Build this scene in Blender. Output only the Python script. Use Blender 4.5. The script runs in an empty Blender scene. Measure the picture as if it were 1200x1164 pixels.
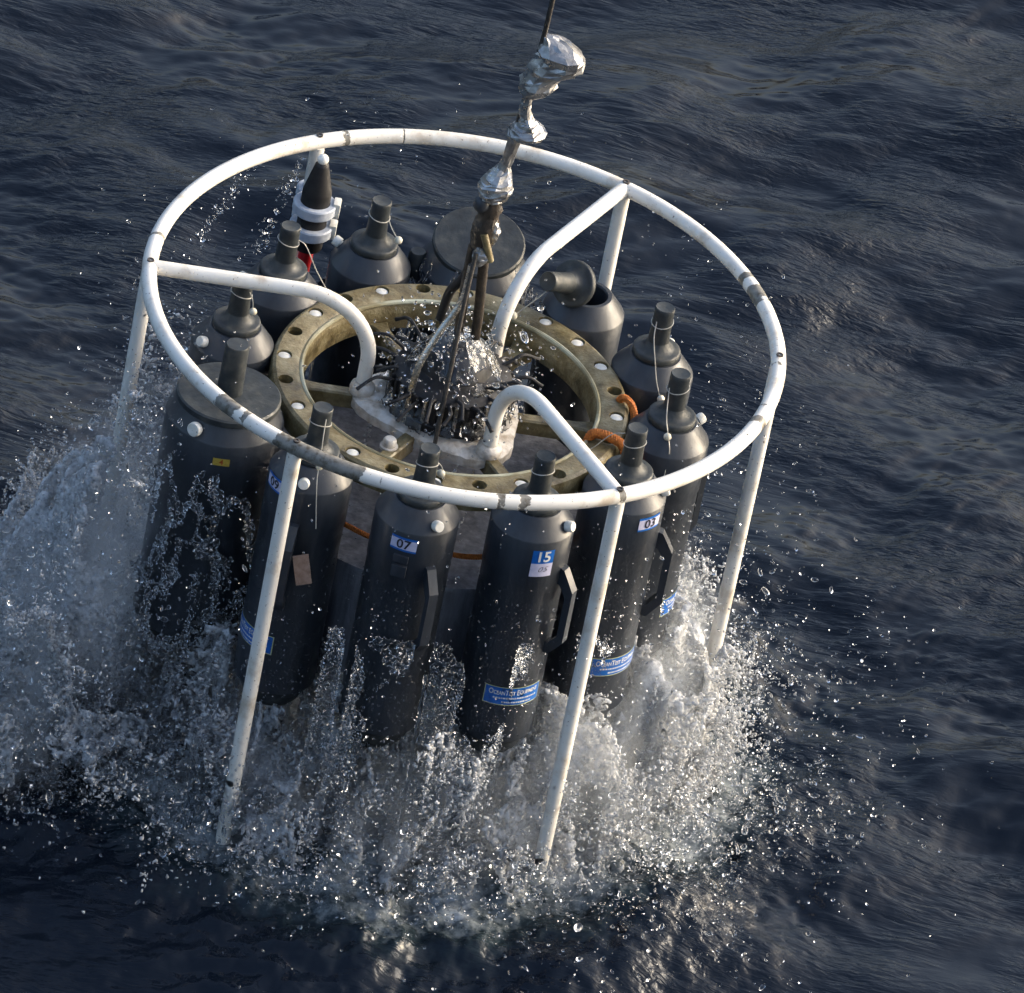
import bpy, bmesh, math, random
import numpy as np
from mathutils import Vector, Matrix, Euler

random.seed(7)
rng = np.random.default_rng(11)
scene = bpy.context.scene
C = scene.collection
PI = math.pi
RAD = math.radians

# ------------------------------------------------------------------ camera
ZR = 1.17                       # height of the white top ring above the sea
EL, ROLL, DIST = RAD(33.48), RAD(11.17), 20.0
cd = bpy.data.cameras.new('camera')
cam = bpy.data.objects.new('camera', cd)
C.objects.link(cam)
back = Vector((0, -math.cos(EL), math.sin(EL)))
rgt = Vector((1, 0, 0))
upv = back.cross(rgt)
cx = math.cos(ROLL) * rgt + math.sin(ROLL) * upv
cy = -math.sin(ROLL) * rgt + math.cos(ROLL) * upv
m = Matrix((cx, cy, back)).transposed().to_4x4()
m.translation = Vector((0, 0, ZR)) + back * DIST
cam.matrix_world = m
cd.sensor_width = 36.0
cd.lens = 9959.0 * 36.0 / 1200.0
cd.shift_x = (600 - 544.76) / 1200
cd.shift_y = -(582 - 368.26) / 1200
cd.clip_end = 20000
scene.camera = cam

# ------------------------------------------------------------------ light
SUN_EL, SUN_AZ = RAD(17), RAD(70)    # azimuth clockwise from +Y (north); the camera looks north
w = bpy.data.worlds.new('World')
scene.world = w
w.use_nodes = True
nt = w.node_tree
nt.nodes.clear()
wo = nt.nodes.new('ShaderNodeOutputWorld')
bg = nt.nodes.new('ShaderNodeBackground')
sky = nt.nodes.new('ShaderNodeTexSky')
sky.sky_type = 'NISHITA'
sky.sun_disc = False
sky.sun_elevation = SUN_EL
sky.sun_rotation = SUN_AZ
sky.altitude = 0
sky.air_density = 1.0
sky.dust_density = 9.9
sky.ozone_density = 2.0
bg.inputs['Strength'].default_value = 0.15
nt.links.new(sky.outputs[0], bg.inputs[0])
nt.links.new(bg.outputs[0], wo.inputs[0])

sd = bpy.data.lights.new('sun', 'SUN')
sd.energy = 0.8
sd.angle = RAD(50)
sd.color = (1.0, 0.99, 0.975)
sun = bpy.data.objects.new('sun', sd)
C.objects.link(sun)
sdir = Vector((math.sin(SUN_AZ) * math.cos(SUN_EL), math.cos(SUN_AZ) * math.cos(SUN_EL), math.sin(SUN_EL)))
sun.rotation_euler = sdir.to_track_quat('Z', 'Y').to_euler()
sun.location = sdir * 30

vs = scene.view_settings
vs.view_transform = 'Standard'
vs.look = 'None'
vs.exposure = 1.6
vs.gamma = 1.0
vs.use_curve_mapping = False
cyc = scene.cycles
cyc.max_bounces = 8
cyc.diffuse_bounces = 3
cyc.glossy_bounces = 4
cyc.transmission_bounces = 5
cyc.transparent_max_bounces = 10
cyc.volume_bounces = 1
cyc.adaptive_threshold = 0.03
cyc.caustics_reflective = False
cyc.caustics_refractive = False
cyc.sample_clamp_indirect = 4.0
cyc.volume_step_rate = 1.0
cyc.volume_max_steps = 128

# ------------------------------------------------------------------ materials
def new_mat(name):
    mt = bpy.data.materials.new(name)
    mt.use_nodes = True
    n = mt.node_tree
    return mt, n, n.nodes['Principled BSDF'], n.nodes['Material Output']

def noise_node(n, scale, detail=4, rough=0.55, coord='Object', sx=(1, 1, 1)):
    tc = n.nodes.new('ShaderNodeTexCoord')
    mp = n.nodes.new('ShaderNodeMapping')
    mp.inputs['Scale'].default_value = sx
    nz = n.nodes.new('ShaderNodeTexNoise')
    nz.inputs['Scale'].default_value = scale
    nz.inputs['Detail'].default_value = detail
    nz.inputs['Roughness'].default_value = rough
    n.links.new(tc.outputs[coord], mp.inputs[0])
    n.links.new(mp.outputs[0], nz.inputs['Vector'])
    return nz

def ramp_node(n, src, stops):
    r = n.nodes.new('ShaderNodeValToRGB')
    e = r.color_ramp.elements
    while len(e) < len(stops):
        e.new(0.5)
    for k, (p, c) in enumerate(stops):
        e[k].position = p
        e[k].color = (*c, 1) if len(c) == 3 else c
    n.links.new(src, r.inputs[0])
    return r

def mottled(name, stops, scale, rough=0.5, rough2=None, bump=0.0, bscale=None, sx=(1, 1, 1), metallic=0.0, coat=0.0, detail=6):
    mt, n, b, o = new_mat(name)
    nz = noise_node(n, scale, detail, 0.6, sx=sx)
    r = ramp_node(n, nz.outputs[0], stops)
    n.links.new(r.outputs[0], b.inputs['Base Color'])
    b.inputs['Metallic'].default_value = metallic
    b.inputs['Roughness'].default_value = rough
    b.inputs['Coat Weight'].default_value = coat
    b.inputs['Coat Roughness'].default_value = 0.08
    if rough2 is not None:
        n2 = noise_node(n, scale * 2.3, 4)
        mr = n.nodes.new('ShaderNodeMapRange')
        mr.inputs['From Min'].default_value = 0.35
        mr.inputs['From Max'].default_value = 0.65
        mr.inputs['To Min'].default_value = rough
        mr.inputs['To Max'].default_value = rough2
        n.links.new(n2.outputs[0], mr.inputs[0])
        n.links.new(mr.outputs[0], b.inputs['Roughness'])
    if bump:
        nb = noise_node(n, bscale or scale * 3, 5)
        bp = n.nodes.new('ShaderNodeBump')
        bp.inputs['Strength'].default_value = bump
        bp.inputs['Distance'].default_value = 0.004
        n.links.new(nb.outputs[0], bp.inputs['Height'])
        n.links.new(bp.outputs[0], b.inputs['Normal'])
    return mt

def make_white_paint():
    mt, n, b, o = new_mat('white_paint')
    at = n.nodes.new('ShaderNodeAttribute')
    at.attribute_name = 'chip'
    nz = noise_node(n, 38, 6, 0.65)
    sm = n.nodes.new('ShaderNodeMath'); sm.operation = 'MULTIPLY_ADD'
    sm.inputs[1].default_value = 0.9; sm.inputs[2].default_value = -0.45
    n.links.new(nz.outputs[0], sm.inputs[0])
    ad = n.nodes.new('ShaderNodeMath'); ad.operation = 'ADD'
    n.links.new(at.outputs['Fac'], ad.inputs[0]); n.links.new(sm.outputs[0], ad.inputs[1])
    mk = n.nodes.new('ShaderNodeMapRange')
    mk.inputs['From Min'].default_value = 0.48; mk.inputs['From Max'].default_value = 0.52
    n.links.new(ad.outputs[0], mk.inputs[0])
    # grimy white paint with small rust freckles
    n1 = noise_node(n, 14, 6, 0.6)
    rp = ramp_node(n, n1.outputs[0], [(0.30, (0.58, 0.50, 0.40)), (0.46, (0.83, 0.79, 0.71)), (0.75, (0.88, 0.855, 0.80))])
    n2 = noise_node(n, 140, 3, 0.6)
    fr = n.nodes.new('ShaderNodeMapRange')
    fr.inputs['From Min'].default_value = 0.67; fr.inputs['From Max'].default_value = 0.71
    n.links.new(n2.outputs[0], fr.inputs[0])
    mx = n.nodes.new('ShaderNodeMix'); mx.data_type = 'RGBA'
    n.links.new(fr.outputs[0], mx.inputs[0]); n.links.new(rp.outputs[0], mx.inputs[6])
    mx.inputs[7].default_value = (0.14, 0.07, 0.035, 1)
    # bare weathered metal
    n3 = noise_node(n, 70, 5, 0.6)
    rm = ramp_node(n, n3.outputs[0], [(0.35, (0.10, 0.085, 0.06)), (0.5, (0.20, 0.19, 0.165)), (0.7, (0.27, 0.255, 0.22))])
    mx2 = n.nodes.new('ShaderNodeMix'); mx2.data_type = 'RGBA'
    n.links.new(mk.outputs[0], mx2.inputs[0]); n.links.new(mx.outputs[2], mx2.inputs[6]); n.links.new(rm.outputs[0], mx2.inputs[7])
    n.links.new(mx2.outputs[2], b.inputs['Base Color'])
    b.inputs['Roughness'].default_value = 0.34
    bp = n.nodes.new('ShaderNodeBump'); bp.invert = True
    bp.inputs['Strength'].default_value = 0.6; bp.inputs['Distance'].default_value = 0.0015
    n.links.new(mk.outputs[0], bp.inputs['Height']); n.links.new(bp.outputs[0], b.inputs['Normal'])
    return mt

M = {}
M['white'] = make_white_paint()
M['pvc'] = mottled('grey_pvc', [(0.3, (0.016, 0.020, 0.027)), (0.55, (0.026, 0.032, 0.042)), (0.8, (0.044, 0.051, 0.061))], 9, 0.30, 0.55, 0.2, 60, sx=(2.5, 2.5, 0.3), coat=0.12)
M['pvc_top'] = mottled('weathered_pvc', [(0.3, (0.016, 0.020, 0.023)), (0.5, (0.028, 0.034, 0.037)), (0.74, (0.072, 0.074, 0.066))], 26, 0.42, 0.65, 0.2, 90, coat=0.05)
M['shoulder'] = mottled('shoulder_pvc', [(0.3, (0.018, 0.022, 0.030)), (0.55, (0.029, 0.035, 0.045)), (0.8, (0.046, 0.052, 0.062))], 7, 0.38, 0.55, 0.10, 50, sx=(3, 3, 0.3), coat=0.10)
M['khaki'] = mottled('corroded_bronze', [(0.28, (0.055, 0.040, 0.014)), (0.45, (0.15, 0.115, 0.050)), (0.6, (0.24, 0.20, 0.105)), (0.78, (0.38, 0.35, 0.24))], 21, 0.34, 0.62, 0.6, 120, coat=0.25)
M['lip'] = mottled('pale_worn_lip', [(0.35, (0.17, 0.14, 0.07)), (0.52, (0.26, 0.23, 0.13)), (0.68, (0.55, 0.57, 0.45))], 3.5, 0.4, 0.6, 0.3, 90)
M['sand'] = mottled('salt_crusted_plate', [(0.3, (0.34, 0.27, 0.19)), (0.5, (0.64, 0.58, 0.50)), (0.7, (0.82, 0.79, 0.74))], 30, 0.4, 0.7, 0.6, 110)
M['plug'] = mottled('white_nylon', [(0.3, (0.62, 0.60, 0.52)), (0.6, (0.80, 0.79, 0.74))], 60, 0.35)
M['bead'] = mottled('cream_bead', [(0.3, (0.55, 0.50, 0.36)), (0.6, (0.76, 0.72, 0.60))], 80, 0.4)
M['plate'] = mottled('grey_deck_plate', [(0.3, (0.065, 0.07, 0.085)), (0.5, (0.13, 0.137, 0.16)), (0.72, (0.23, 0.24, 0.27))], 18, 0.3, 0.55, 0.5, 80, sx=(2.5, 2.5, 0.3), coat=0.2)
M['black'] = mottled('black_rubber', [(0.3, (0.004, 0.004, 0.005)), (0.7, (0.011, 0.010, 0.011))], 30, 0.5, 0.7)
M['hole'] = mottled('painted_shade', [(0.3, (0.004, 0.004, 0.004)), (0.7, (0.008, 0.008, 0.008))], 30, 0.7)  # near-black colour standing for unlit depth
M['red'] = mottled('red_plastic', [(0.3, (0.42, 0.012, 0.015)), (0.7, (0.62, 0.02, 0.03))], 40, 0.35)
M['clamp'] = mottled('pale_grey_clamp', [(0.3, (0.36, 0.40, 0.48)), (0.7, (0.56, 0.60, 0.66))], 40, 0.5, None, 0.3, 120)
M['rope'] = mottled('orange_rope', [(0.3, (0.30, 0.07, 0.008)), (0.7, (0.62, 0.20, 0.03))], 160, 0.75)
M['line'] = mottled('clear_line', [(0.3, (0.40, 0.38, 0.32)), (0.7, (0.6, 0.58, 0.52))], 60, 0.3)
M['wire'] = mottled('greased_wire', [(0.3, (0.012, 0.011, 0.010)), (0.7, (0.07, 0.06, 0.05))], 90, 0.35, None, 0.4, 300)
M['rust'] = mottled('brown_termination', [(0.3, (0.010, 0.008, 0.006)), (0.55, (0.035, 0.025, 0.017)), (0.78, (0.13, 0.10, 0.07))], 45, 0.35, 0.6, 0.5, 140, coat=0.4)
M['foil'] = mottled('silver_tape', [(0.3, (0.20, 0.19, 0.18)), (0.5, (0.36, 0.355, 0.35)), (0.7, (0.55, 0.55, 0.55))], 22, 0.24, 0.42, 0.35, 70, metallic=0.8)
M['steel'] = mottled('wet_steel', [(0.3, (0.30, 0.28, 0.25)), (0.7, (0.6, 0.58, 0.55))], 40, 0.2, 0.35, metallic=0.9)
M['blue'] = mottled('blue_sticker', [(0.3, (0.008, 0.10, 0.42)), (0.7, (0.012, 0.15, 0.54))], 60, 0.3)
M['lilac'] = mottled('white_sticker', [(0.3, (0.50, 0.50, 0.68)), (0.7, (0.62, 0.62, 0.78))], 90, 0.35)
M['ink'] = mottled('black_ink', [(0.3, (0.01, 0.01, 0.02)), (0.7, (0.02, 0.02, 0.035))], 60, 0.4)
M['print'] = mottled('white_print', [(0.3, (0.66, 0.66, 0.62)), (0.7, (0.8, 0.8, 0.76))], 60, 0.4)
M['yellow'] = mottled('yellow_sticker', [(0.3, (0.42, 0.28, 0.04)), (0.7, (0.60, 0.43, 0.08))], 120, 0.4)
M['rustink'] = mottled('orange_ink', [(0.3, (0.35, 0.06, 0.01)), (0.7, (0.45, 0.10, 0.02))], 90, 0.4)
M['trim'] = mottled('yellow_green_trim', [(0.3, (0.45, 0.47, 0.22)), (0.7, (0.6, 0.62, 0.34))], 90, 0.4)
M['tan'] = mottled('tan_plate', [(0.3, (0.30, 0.19, 0.14)), (0.7, (0.48, 0.34, 0.27))], 70, 0.4, None, 0.3)

# ------------------------------------------------------------------ mesh helpers
class MB:
    def __init__(self):
        self.v = []; self.f = []
    def add(self, vs_, fs_):
        k = len(self.v)
        self.v += [tuple(p) for p in vs_]
        self.f += [tuple(i + k for i in f) for f in fs_]
        return self
    def lathe(self, prof, seg=32, axis_mat=None, closed=False, cap0=False, cap1=False):
        vs_ = []; fs_ = []
        n = len(prof)
        for r, z in prof:
            for s in range(seg):
                a = 2 * PI * s / seg
                p = Vector((r * math.cos(a), r * math.sin(a), z))
                vs_.append(axis_mat @ p if axis_mat else p)
        for i in range(n if closed else n - 1):
            i2 = (i + 1) % n
            for s in range(seg):
                s2 = (s + 1) % seg
                fs_.append((i * seg + s, i * seg + s2, i2 * seg + s2, i2 * seg + s))
        if cap0: fs_.append(tuple(range(seg))[::-1])
        if cap1: fs_.append(tuple((n - 1) * seg + s for s in range(seg)))
        return self.add(vs_, fs_)
    def tube(self, pts, rad, seg=12, caps=True, wob=0.0):
        P = [Vector(p) for p in pts]
        n = len(P)
        R_ = rad if hasattr(rad, '__len__') else [rad] * n
        T = [(P[min(i + 1, n - 1)] - P[max(i - 1, 0)]).normalized() for i in range(n)]
        nv = T[0].orthogonal().normalized()
        vs_ = []; fs_ = []
        for i in range(n):
            nv = (nv - T[i] * nv.dot(T[i])).normalized()
            bv = T[i].cross(nv)
            for s in range(seg):
                a = 2 * PI * s / seg
                q = R_[i] * (1 + (random.uniform(-wob, wob) if wob else 0))
                vs_.append(P[i] + (nv * math.cos(a) + bv * math.sin(a)) * q)
        for i in range(n - 1):
            for s in range(seg):
                s2 = (s + 1) % seg
                fs_.append((i * seg + s, i * seg + s2, (i + 1) * seg + s2, (i + 1) * seg + s))
        if caps:
            fs_.append(tuple(range(seg))[::-1]); fs_.append(tuple((n - 1) * seg + s for s in range(seg)))
        return self.add(vs_, fs_)
    def box(self, c, h, mat=None, bev=0.0):
        bm = bmesh.new()
        bmesh.ops.create_cube(bm, size=2.0)
        for v in bm.verts:
            v.co = Vector((v.co.x * h[0], v.co.y * h[1], v.co.z * h[2]))
        if bev:
            bmesh.ops.bevel(bm, geom=bm.edges[:], offset=bev, segments=2, affect='EDGES', profile=0.7)
        bm.verts.index_update()
        vs_ = []
        for v in bm.verts:
            p = v.co.copy()
            if mat: p = mat @ p
            vs_.append(p + Vector(c))
        fs_ = [tuple(v.index for v in f.verts) for f in bm.faces]
        bm.free()
        return self.add(vs_, fs_)
    def ball(self, c, r, sc=(1, 1, 1), u=16, v=10):
        prof = []
        vs_ = []; fs_ = []
        for i in range(v + 1):
            t = PI * i / v
            for s in range(u):
                a = 2 * PI * s / u
                vs_.append((c[0] + r * sc[0] * math.sin(t) * math.cos(a), c[1] + r * sc[1] * math.sin(t) * math.sin(a), c[2] + r * sc[2] * math.cos(t)))
        for i in range(v):
            for s in range(u):
                s2 = (s + 1) % u
                fs_.append((i * u + s, (i + 1) * u + s, (i + 1) * u + s2, i * u + s2))
        return self.add(vs_, fs_)
    def mesh(self, name, mat, smooth=True, angle=38):
        me = bpy.data.meshes.new(name)
        me.from_pydata(self.v, [], self.f)
        if mat: me.materials.append(mat)
        bm = bmesh.new(); bm.from_mesh(me)
        bmesh.ops.remove_doubles(bm, verts=bm.verts[:], dist=1e-6)
        bmesh.ops.recalc_face_normals(bm, faces=bm.faces[:])
        bm.to_mesh(me); bm.free()
        if smooth:
            me.shade_smooth()
            me.set_sharp_from_angle(angle=RAD(angle))
        return me
    def build(self, name, mat, parent=None, smooth=True, angle=38):
        return link(name, self.mesh(name, mat, smooth, angle), parent)

def link(name, me, parent=None):
    o = bpy.data.objects.new(name, me)
    C.objects.link(o)
    if parent is not None: o.parent = parent
    return o

def empty(name, loc, rz=0.0):
    o = bpy.data.objects.new(name, None)
    o.empty_display_size = 0.05
    C.objects.link(o)
    o.location = loc
    o.rotation_euler = (0, 0, rz)
    return o

def tag(o, label=None, cat=None, group=None, kind=None):
    if label: o['label'] = label
    if cat: o['category'] = cat
    if group: o['group'] = group
    if kind: o['kind'] = kind
    return o

def spline(pts, n=8):
    """Catmull-Rom through the points."""
    P = [Vector(p) for p in pts]
    P = [P[0] * 2 - P[1]] + P + [P[-1] * 2 - P[-2]]
    out = []
    for i in range(1, len(P) - 2):
        for k in range(n):
            t = k / n
            a, b, c, d = P[i - 1], P[i], P[i + 1], P[i + 2]
            out.append(0.5 * ((2 * b) + (c - a) * t + (2 * a - 5 * b + 4 * c - d) * t * t + (3 * b - a - 3 * c + d) * t ** 3))
    out.append(P[-2])
    return out

# smooth value noise in numpy (for waves, chips and splash)
def vnoise(x, y, z=0.0, seed=0):
    x = np.asarray(x, float); y = np.asarray(y, float); z = np.asarray(z, float) + 0 * x
    xi = np.floor(x).astype(np.int64); yi = np.floor(y).astype(np.int64); zi = np.floor(z).astype(np.int64)
    fx = x - xi; fy = y - yi; fz = z - zi
    fx = fx * fx * (3 - 2 * fx); fy = fy * fy * (3 - 2 * fy); fz = fz * fz * (3 - 2 * fz)
    def h(a, b, c):
        k = (a * 374761393 + b * 668265263 + c * 2147483647 + seed * 974634777) & 0xFFFFFFFF
        k = ((k ^ (k >> 13)) * 1274126177) & 0xFFFFFFFF
        k = ((k ^ (k >> 16)) * 2246822519) & 0xFFFFFFFF
        return ((k ^ (k >> 15)) & 0xFFFFFF) / float(0xFFFFFF)
    r = 0
    for dx in (0, 1):
        for dy in (0, 1):
            for dz in (0, 1):
                wgt = (fx if dx else 1 - fx) * (fy if dy else 1 - fy) * (fz if dz else 1 - fz)
                r = r + wgt * h(xi + dx, yi + dy, zi + dz)
    return r
def fbm(x, y, z=0.0, seed=0, o=4):
    s = 0; a = 1.0; t = 0
    for k in range(o):
        s = s + a * vnoise(x * 2 ** k, y * 2 ** k, np.asarray(z) * 2 ** k, seed + k * 17); t += a; a *= 0.5
    return s / t

# ------------------------------------------------------------------ the sea
def axis(lo, hi, d, far):
    core = np.arange(lo, hi + d / 2, d)
    out = []; s = d; p = hi
    while p < far:
        s *= 1.35; p += s; out.append(p)
    left = []; s = d; p = lo
    while p > -far:
        s *= 1.35; p -= s; left.append(p)
    return np.concatenate([left[::-1], core, out])

def make_sea():
    xs = axis(-1.60, 1.78, 0.0062, 6000.0)
    ys = axis(-1.52, 4.05, 0.0082, 6000.0)
    X, Y = np.meshgrid(xs, ys)
    x0 = X.ravel(); y0 = Y.ravel()
    r = np.random.default_rng(3)
    # gentle warp so that the crests wander
    wx = 0.16 * (fbm(x0 * 1.3, y0 * 1.3, 0, 5, 3) - 0.5); wy = 0.22 * (fbm(x0 * 1.3 + 9, y0 * 1.3, 0, 6, 3) - 0.5)
    x = x0 + wx; y = y0 + wy
    rc = np.hypot(x0, y0)
    fade_small = np.clip((14 - rc) / 10, 0, 1); near = np.clip((7 - rc) / 4, 0, 1)
    z = np.zeros_like(x)
    patch = np.clip(fbm(x0 * 1.7, y0 * 1.1, 0, 31, 3) * 2.6 - 0.75, 0.12, 1.5)
    patch2 = np.clip(fbm(x0 * 2.6 + 3, y0 * 1.6, 0, 41, 3) * 3.6 - 1.35, 0.06, 1.6)
    for lo, hi, n, srms, spread in ((1.1, 2.6, 12, 0.05, 0.5), (0.42, 1.1, 26, 0.10, 0.45), (0.15, 0.42, 44, 0.10, 0.42), (0.06, 0.15, 54, 0.135, 0.45), (0.03, 0.06, 46, 0.11, 0.5)):
        acc = np.zeros_like(x)
        for i in range(n):
            lam = math.exp(r.uniform(math.log(lo), math.log(hi)))
            th = PI / 2 + 0.34 + r.normal() * spread
            k = 2 * PI / lam
            ph = k * (x * math.cos(th) + y * math.sin(th)) + r.uniform(0, 2 * PI)
            s = srms * math.sqrt(2.0 / n)
            sn = np.sin(ph)
            acc += s / k * (sn + 0.22 * np.cos(2 * ph))
        if hi <= 0.07: acc *= patch2 * near
        elif hi <= 0.2: acc *= patch * near
        elif hi <= 0.5: acc *= near
        else: acc *= fade_small
        z += acc
    # sharp-crested wavelets
    ca, sa = math.cos(0.34), math.sin(0.34)
    U = x * ca + y * sa; V = -x * sa + y * ca
    for su, sv, A, sd_ in ((1.1, 2.7, 0.046, 201), (2.4, 5.6, 0.012, 211), (5.0, 11.0, 0.003, 221)):
        f = fbm(U * su + 3, V * sv + 1, 0, sd_, 2)
        z += near * A * (1 - np.abs(2 * f - 1)) * np.clip(fbm(x0 * 1.5 + sd_, y0 * 1.0, 0, 231, 2) * 2.4 - 0.5, 0.15, 1.3)
    # water heaved up round the cage, with a steep front rim, and the ring wave running out to the right
    ang = np.arctan2(y0, x0)
    wob = 0.10 * (fbm(np.cos(ang) * 2.2 + 5, np.sin(ang) * 2.2, 0, 51, 3) - 0.5)
    rr = rc + wob
    z += 0.035 / (1 + np.exp((rr - 1.02) / 0.08)) - 0.035
    fr = np.clip(-y0 / (rc + 1e-6), 0, 1)
    z -= fr * 0.20 * (1 - 1 / (1 + np.exp((rr - 1.20) / 0.16))) * np.clip((8 - rc) / 5, 0, 1)
    rw = rc + 0.22 * (fbm(np.cos(ang) * 1.6 + 1, np.sin(ang) * 1.6, 0, 57, 3) - 0.5)
    q = np.clip((np.cos(ang - 0.12)), 0, 1)
    z += q * np.clip(fbm(np.cos(ang) * 5 + 8, np.sin(ang) * 5, 0, 59, 2) * 2 - 0.4, 0.1, 1.2) * (0.008 * np.exp(-((rw - 1.36) / 0.05) ** 2) + 0.006 * np.exp(-((rw - 1.18) / 0.04) ** 2))
    # churned, lumpy water inside the splash
    foam = 1 / (1 + np.exp((rr - 0.90) / 0.05))
    foam = foam * (0.55 + 0.45 * fbm(x0 * 9, y0 * 9, 0, 71, 4) * 2 - 0.2)
    streak = np.clip(fbm(x0 * 5 + 2, y0 * 8, 0, 81, 4) * 2.4 - 1.15, 0, 1) / (1 + np.exp((rr - 1.02) / 0.05))
    foam = np.clip(np.maximum(foam, 0.55 * streak), 0, 1)
    core = 1 / (1 + np.exp((rr - 0.92) / 0.06))
    z += core * (0.10 * (fbm(x0 * 6, y0 * 6, 0, 91, 4) - 0.5) + 0.05 * (fbm(x0 * 22, y0 * 22, 0, 95, 3) - 0.5))
    near_chop = np.exp(-((rc - 1.05) / 0.22) ** 2)
    z += near_chop * 0.03 * (fbm(x0 * 13, y0 * 17, 0, 97, 3) - 0.5)
    nx, ny = len(xs), len(ys)
    me = bpy.data.meshes.new('sea')
    nv = nx * ny
    co = np.empty((nv, 3), np.float32); co[:, 0] = x0; co[:, 1] = y0; co[:, 2] = z
    idx = np.arange(nv).reshape(ny, nx)
    quads = np.stack([idx[:-1, :-1], idx[:-1, 1:], idx[1:, 1:], idx[1:, :-1]], -1).reshape(-1, 4)
    me.vertices.add(nv); me.vertices.foreach_set('co', co.ravel())
    me.loops.add(quads.size); me.loops.foreach_set('vertex_index', quads.ravel().astype(np.int32))
    me.polygons.add(len(quads)); me.polygons.foreach_set('loop_start', np.arange(0, quads.size, 4, dtype=np.int32))
    me.update(calc_edges=True)
    at = me.attributes.new('foam', 'FLOAT', 'POINT'); at.data.foreach_set('value', foam.astype(np.float32))
    me.shade_smooth()
    mt, n, b, o = new_mat('sea_water')
    a = n.nodes.new('ShaderNodeAttribute'); a.attribute_name = 'foam'
    nz = noise_node(n, 45, 6, 0.7)
    mu = n.nodes.new('ShaderNodeMath'); mu.operation = 'MULTIPLY_ADD'; mu.inputs[1].default_value = 1.6; mu.inputs[2].default_value = -0.8
    n.links.new(nz.outputs[0], mu.inputs[0])
    ad = n.nodes.new('ShaderNodeMath'); ad.operation = 'ADD'; n.links.new(a.outputs['Fac'], ad.inputs[0]); n.links.new(mu.outputs[0], ad.inputs[1])
    mlt = n.nodes.new('ShaderNodeMath'); mlt.operation = 'MULTIPLY'; mlt.use_clamp = True
    n.links.new(ad.outputs[0], mlt.inputs[0]); n.links.new(a.outputs['Fac'], mlt.inputs[1])
    rp = ramp_node(n, mlt.outputs[0], [(0.0, (0.0035, 0.0065, 0.013)), (0.22, (0.014, 0.024, 0.030)), (0.6, (0.22, 0.25, 0.265)), (1.0, (0.62, 0.65, 0.67))])
    n.links.new(rp.outputs[0], b.inputs['Base Color'])
    rr_ = ramp_node(n, mlt.outputs[0], [(0.0, (0.035,) * 3), (0.5, (0.25,) * 3), (1.0, (0.5,) * 3)])
    n.links.new(rr_.outputs[0], b.inputs['Roughness'])
    b.inputs['IOR'].default_value = 1.333
    # capillary ripples, finer than the mesh: combed trains that come and go in patches
    def ripples(scale, sx, rz, seedoff):
        tc = n.nodes.new('ShaderNodeTexCoord'); mp = n.nodes.new('ShaderNodeMapping')
        mp.inputs['Rotation'].default_value = (0, 0, rz); mp.inputs['Scale'].default_value = sx; mp.inputs['Location'].default_value = (seedoff, 0, 0)
        q = n.nodes.new('ShaderNodeTexNoise'); q.inputs['Scale'].default_value = scale; q.inputs['Detail'].default_value = 2.5; q.inputs['Roughness'].default_value = 0.5; q.inputs['Distortion'].default_value = 0.5
        n.links.new(tc.outputs['Object'], mp.inputs[0]); n.links.new(mp.outputs[0], q.inputs['Vector'])
        return q.outputs[0]
    def gate(scale, a_, b_, lo):
        q = noise_node(n, scale, 3, 0.55)
        cm = n.nodes.new('ShaderNodeMapRange'); cm.inputs['From Min'].default_value = a_; cm.inputs['From Max'].default_value = b_; cm.inputs['To Min'].default_value = lo
        n.links.new(q.outputs[0], cm.inputs[0]); return cm.outputs[0]
    def mul(a_, b_, op='MULTIPLY'):
        q = n.nodes.new('ShaderNodeMath'); q.operation = op; n.links.new(a_, q.inputs[0]); n.links.new(b_, q.inputs[1]); return q.outputs[0]
    h = mul(mul(ripples(34, (0.30, 1.5, 1), -0.34, 0), gate(2.1, 0.46, 0.62, 0.04)), mul(ripples(52, (0.45, 1.3, 1), 0.25, 7), gate(1.5, 0.45, 0.62, 0.05)), 'ADD')
    bp = n.nodes.new('ShaderNodeBump'); bp.inputs['Strength'].default_value = 0.7; bp.inputs['Distance'].default_value = 0.011
    n.links.new(h, bp.inputs['Height']); n.links.new(bp.outputs[0], b.inputs['Normal'])
    me.materials.append(mt)
    return link('sea', me)
sea = tag(make_sea(), 'dark navy sea with rippled waves reflecting a warm grey sky', 'sea', kind='structure')

# ------------------------------------------------------------------ the white cage
PH = RAD(4.7)
RR, RT = 0.75, 0.0185
frame = empty('rosette_frame', (0, 0, 0))
tag(frame, 'white tubular steel cage with round top ring, six legs and a bronze inner ring', 'frame')

def chip_attr(me, fn):
    at = me.attributes.new('chip', 'FLOAT', 'POINT')
    co = np.empty(len(me.vertices) * 3, np.float32); me.vertices.foreach_get('co', co)
    co = co.reshape(-1, 3)
    at.data.foreach_set('value', fn(co).astype(np.float32))

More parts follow.
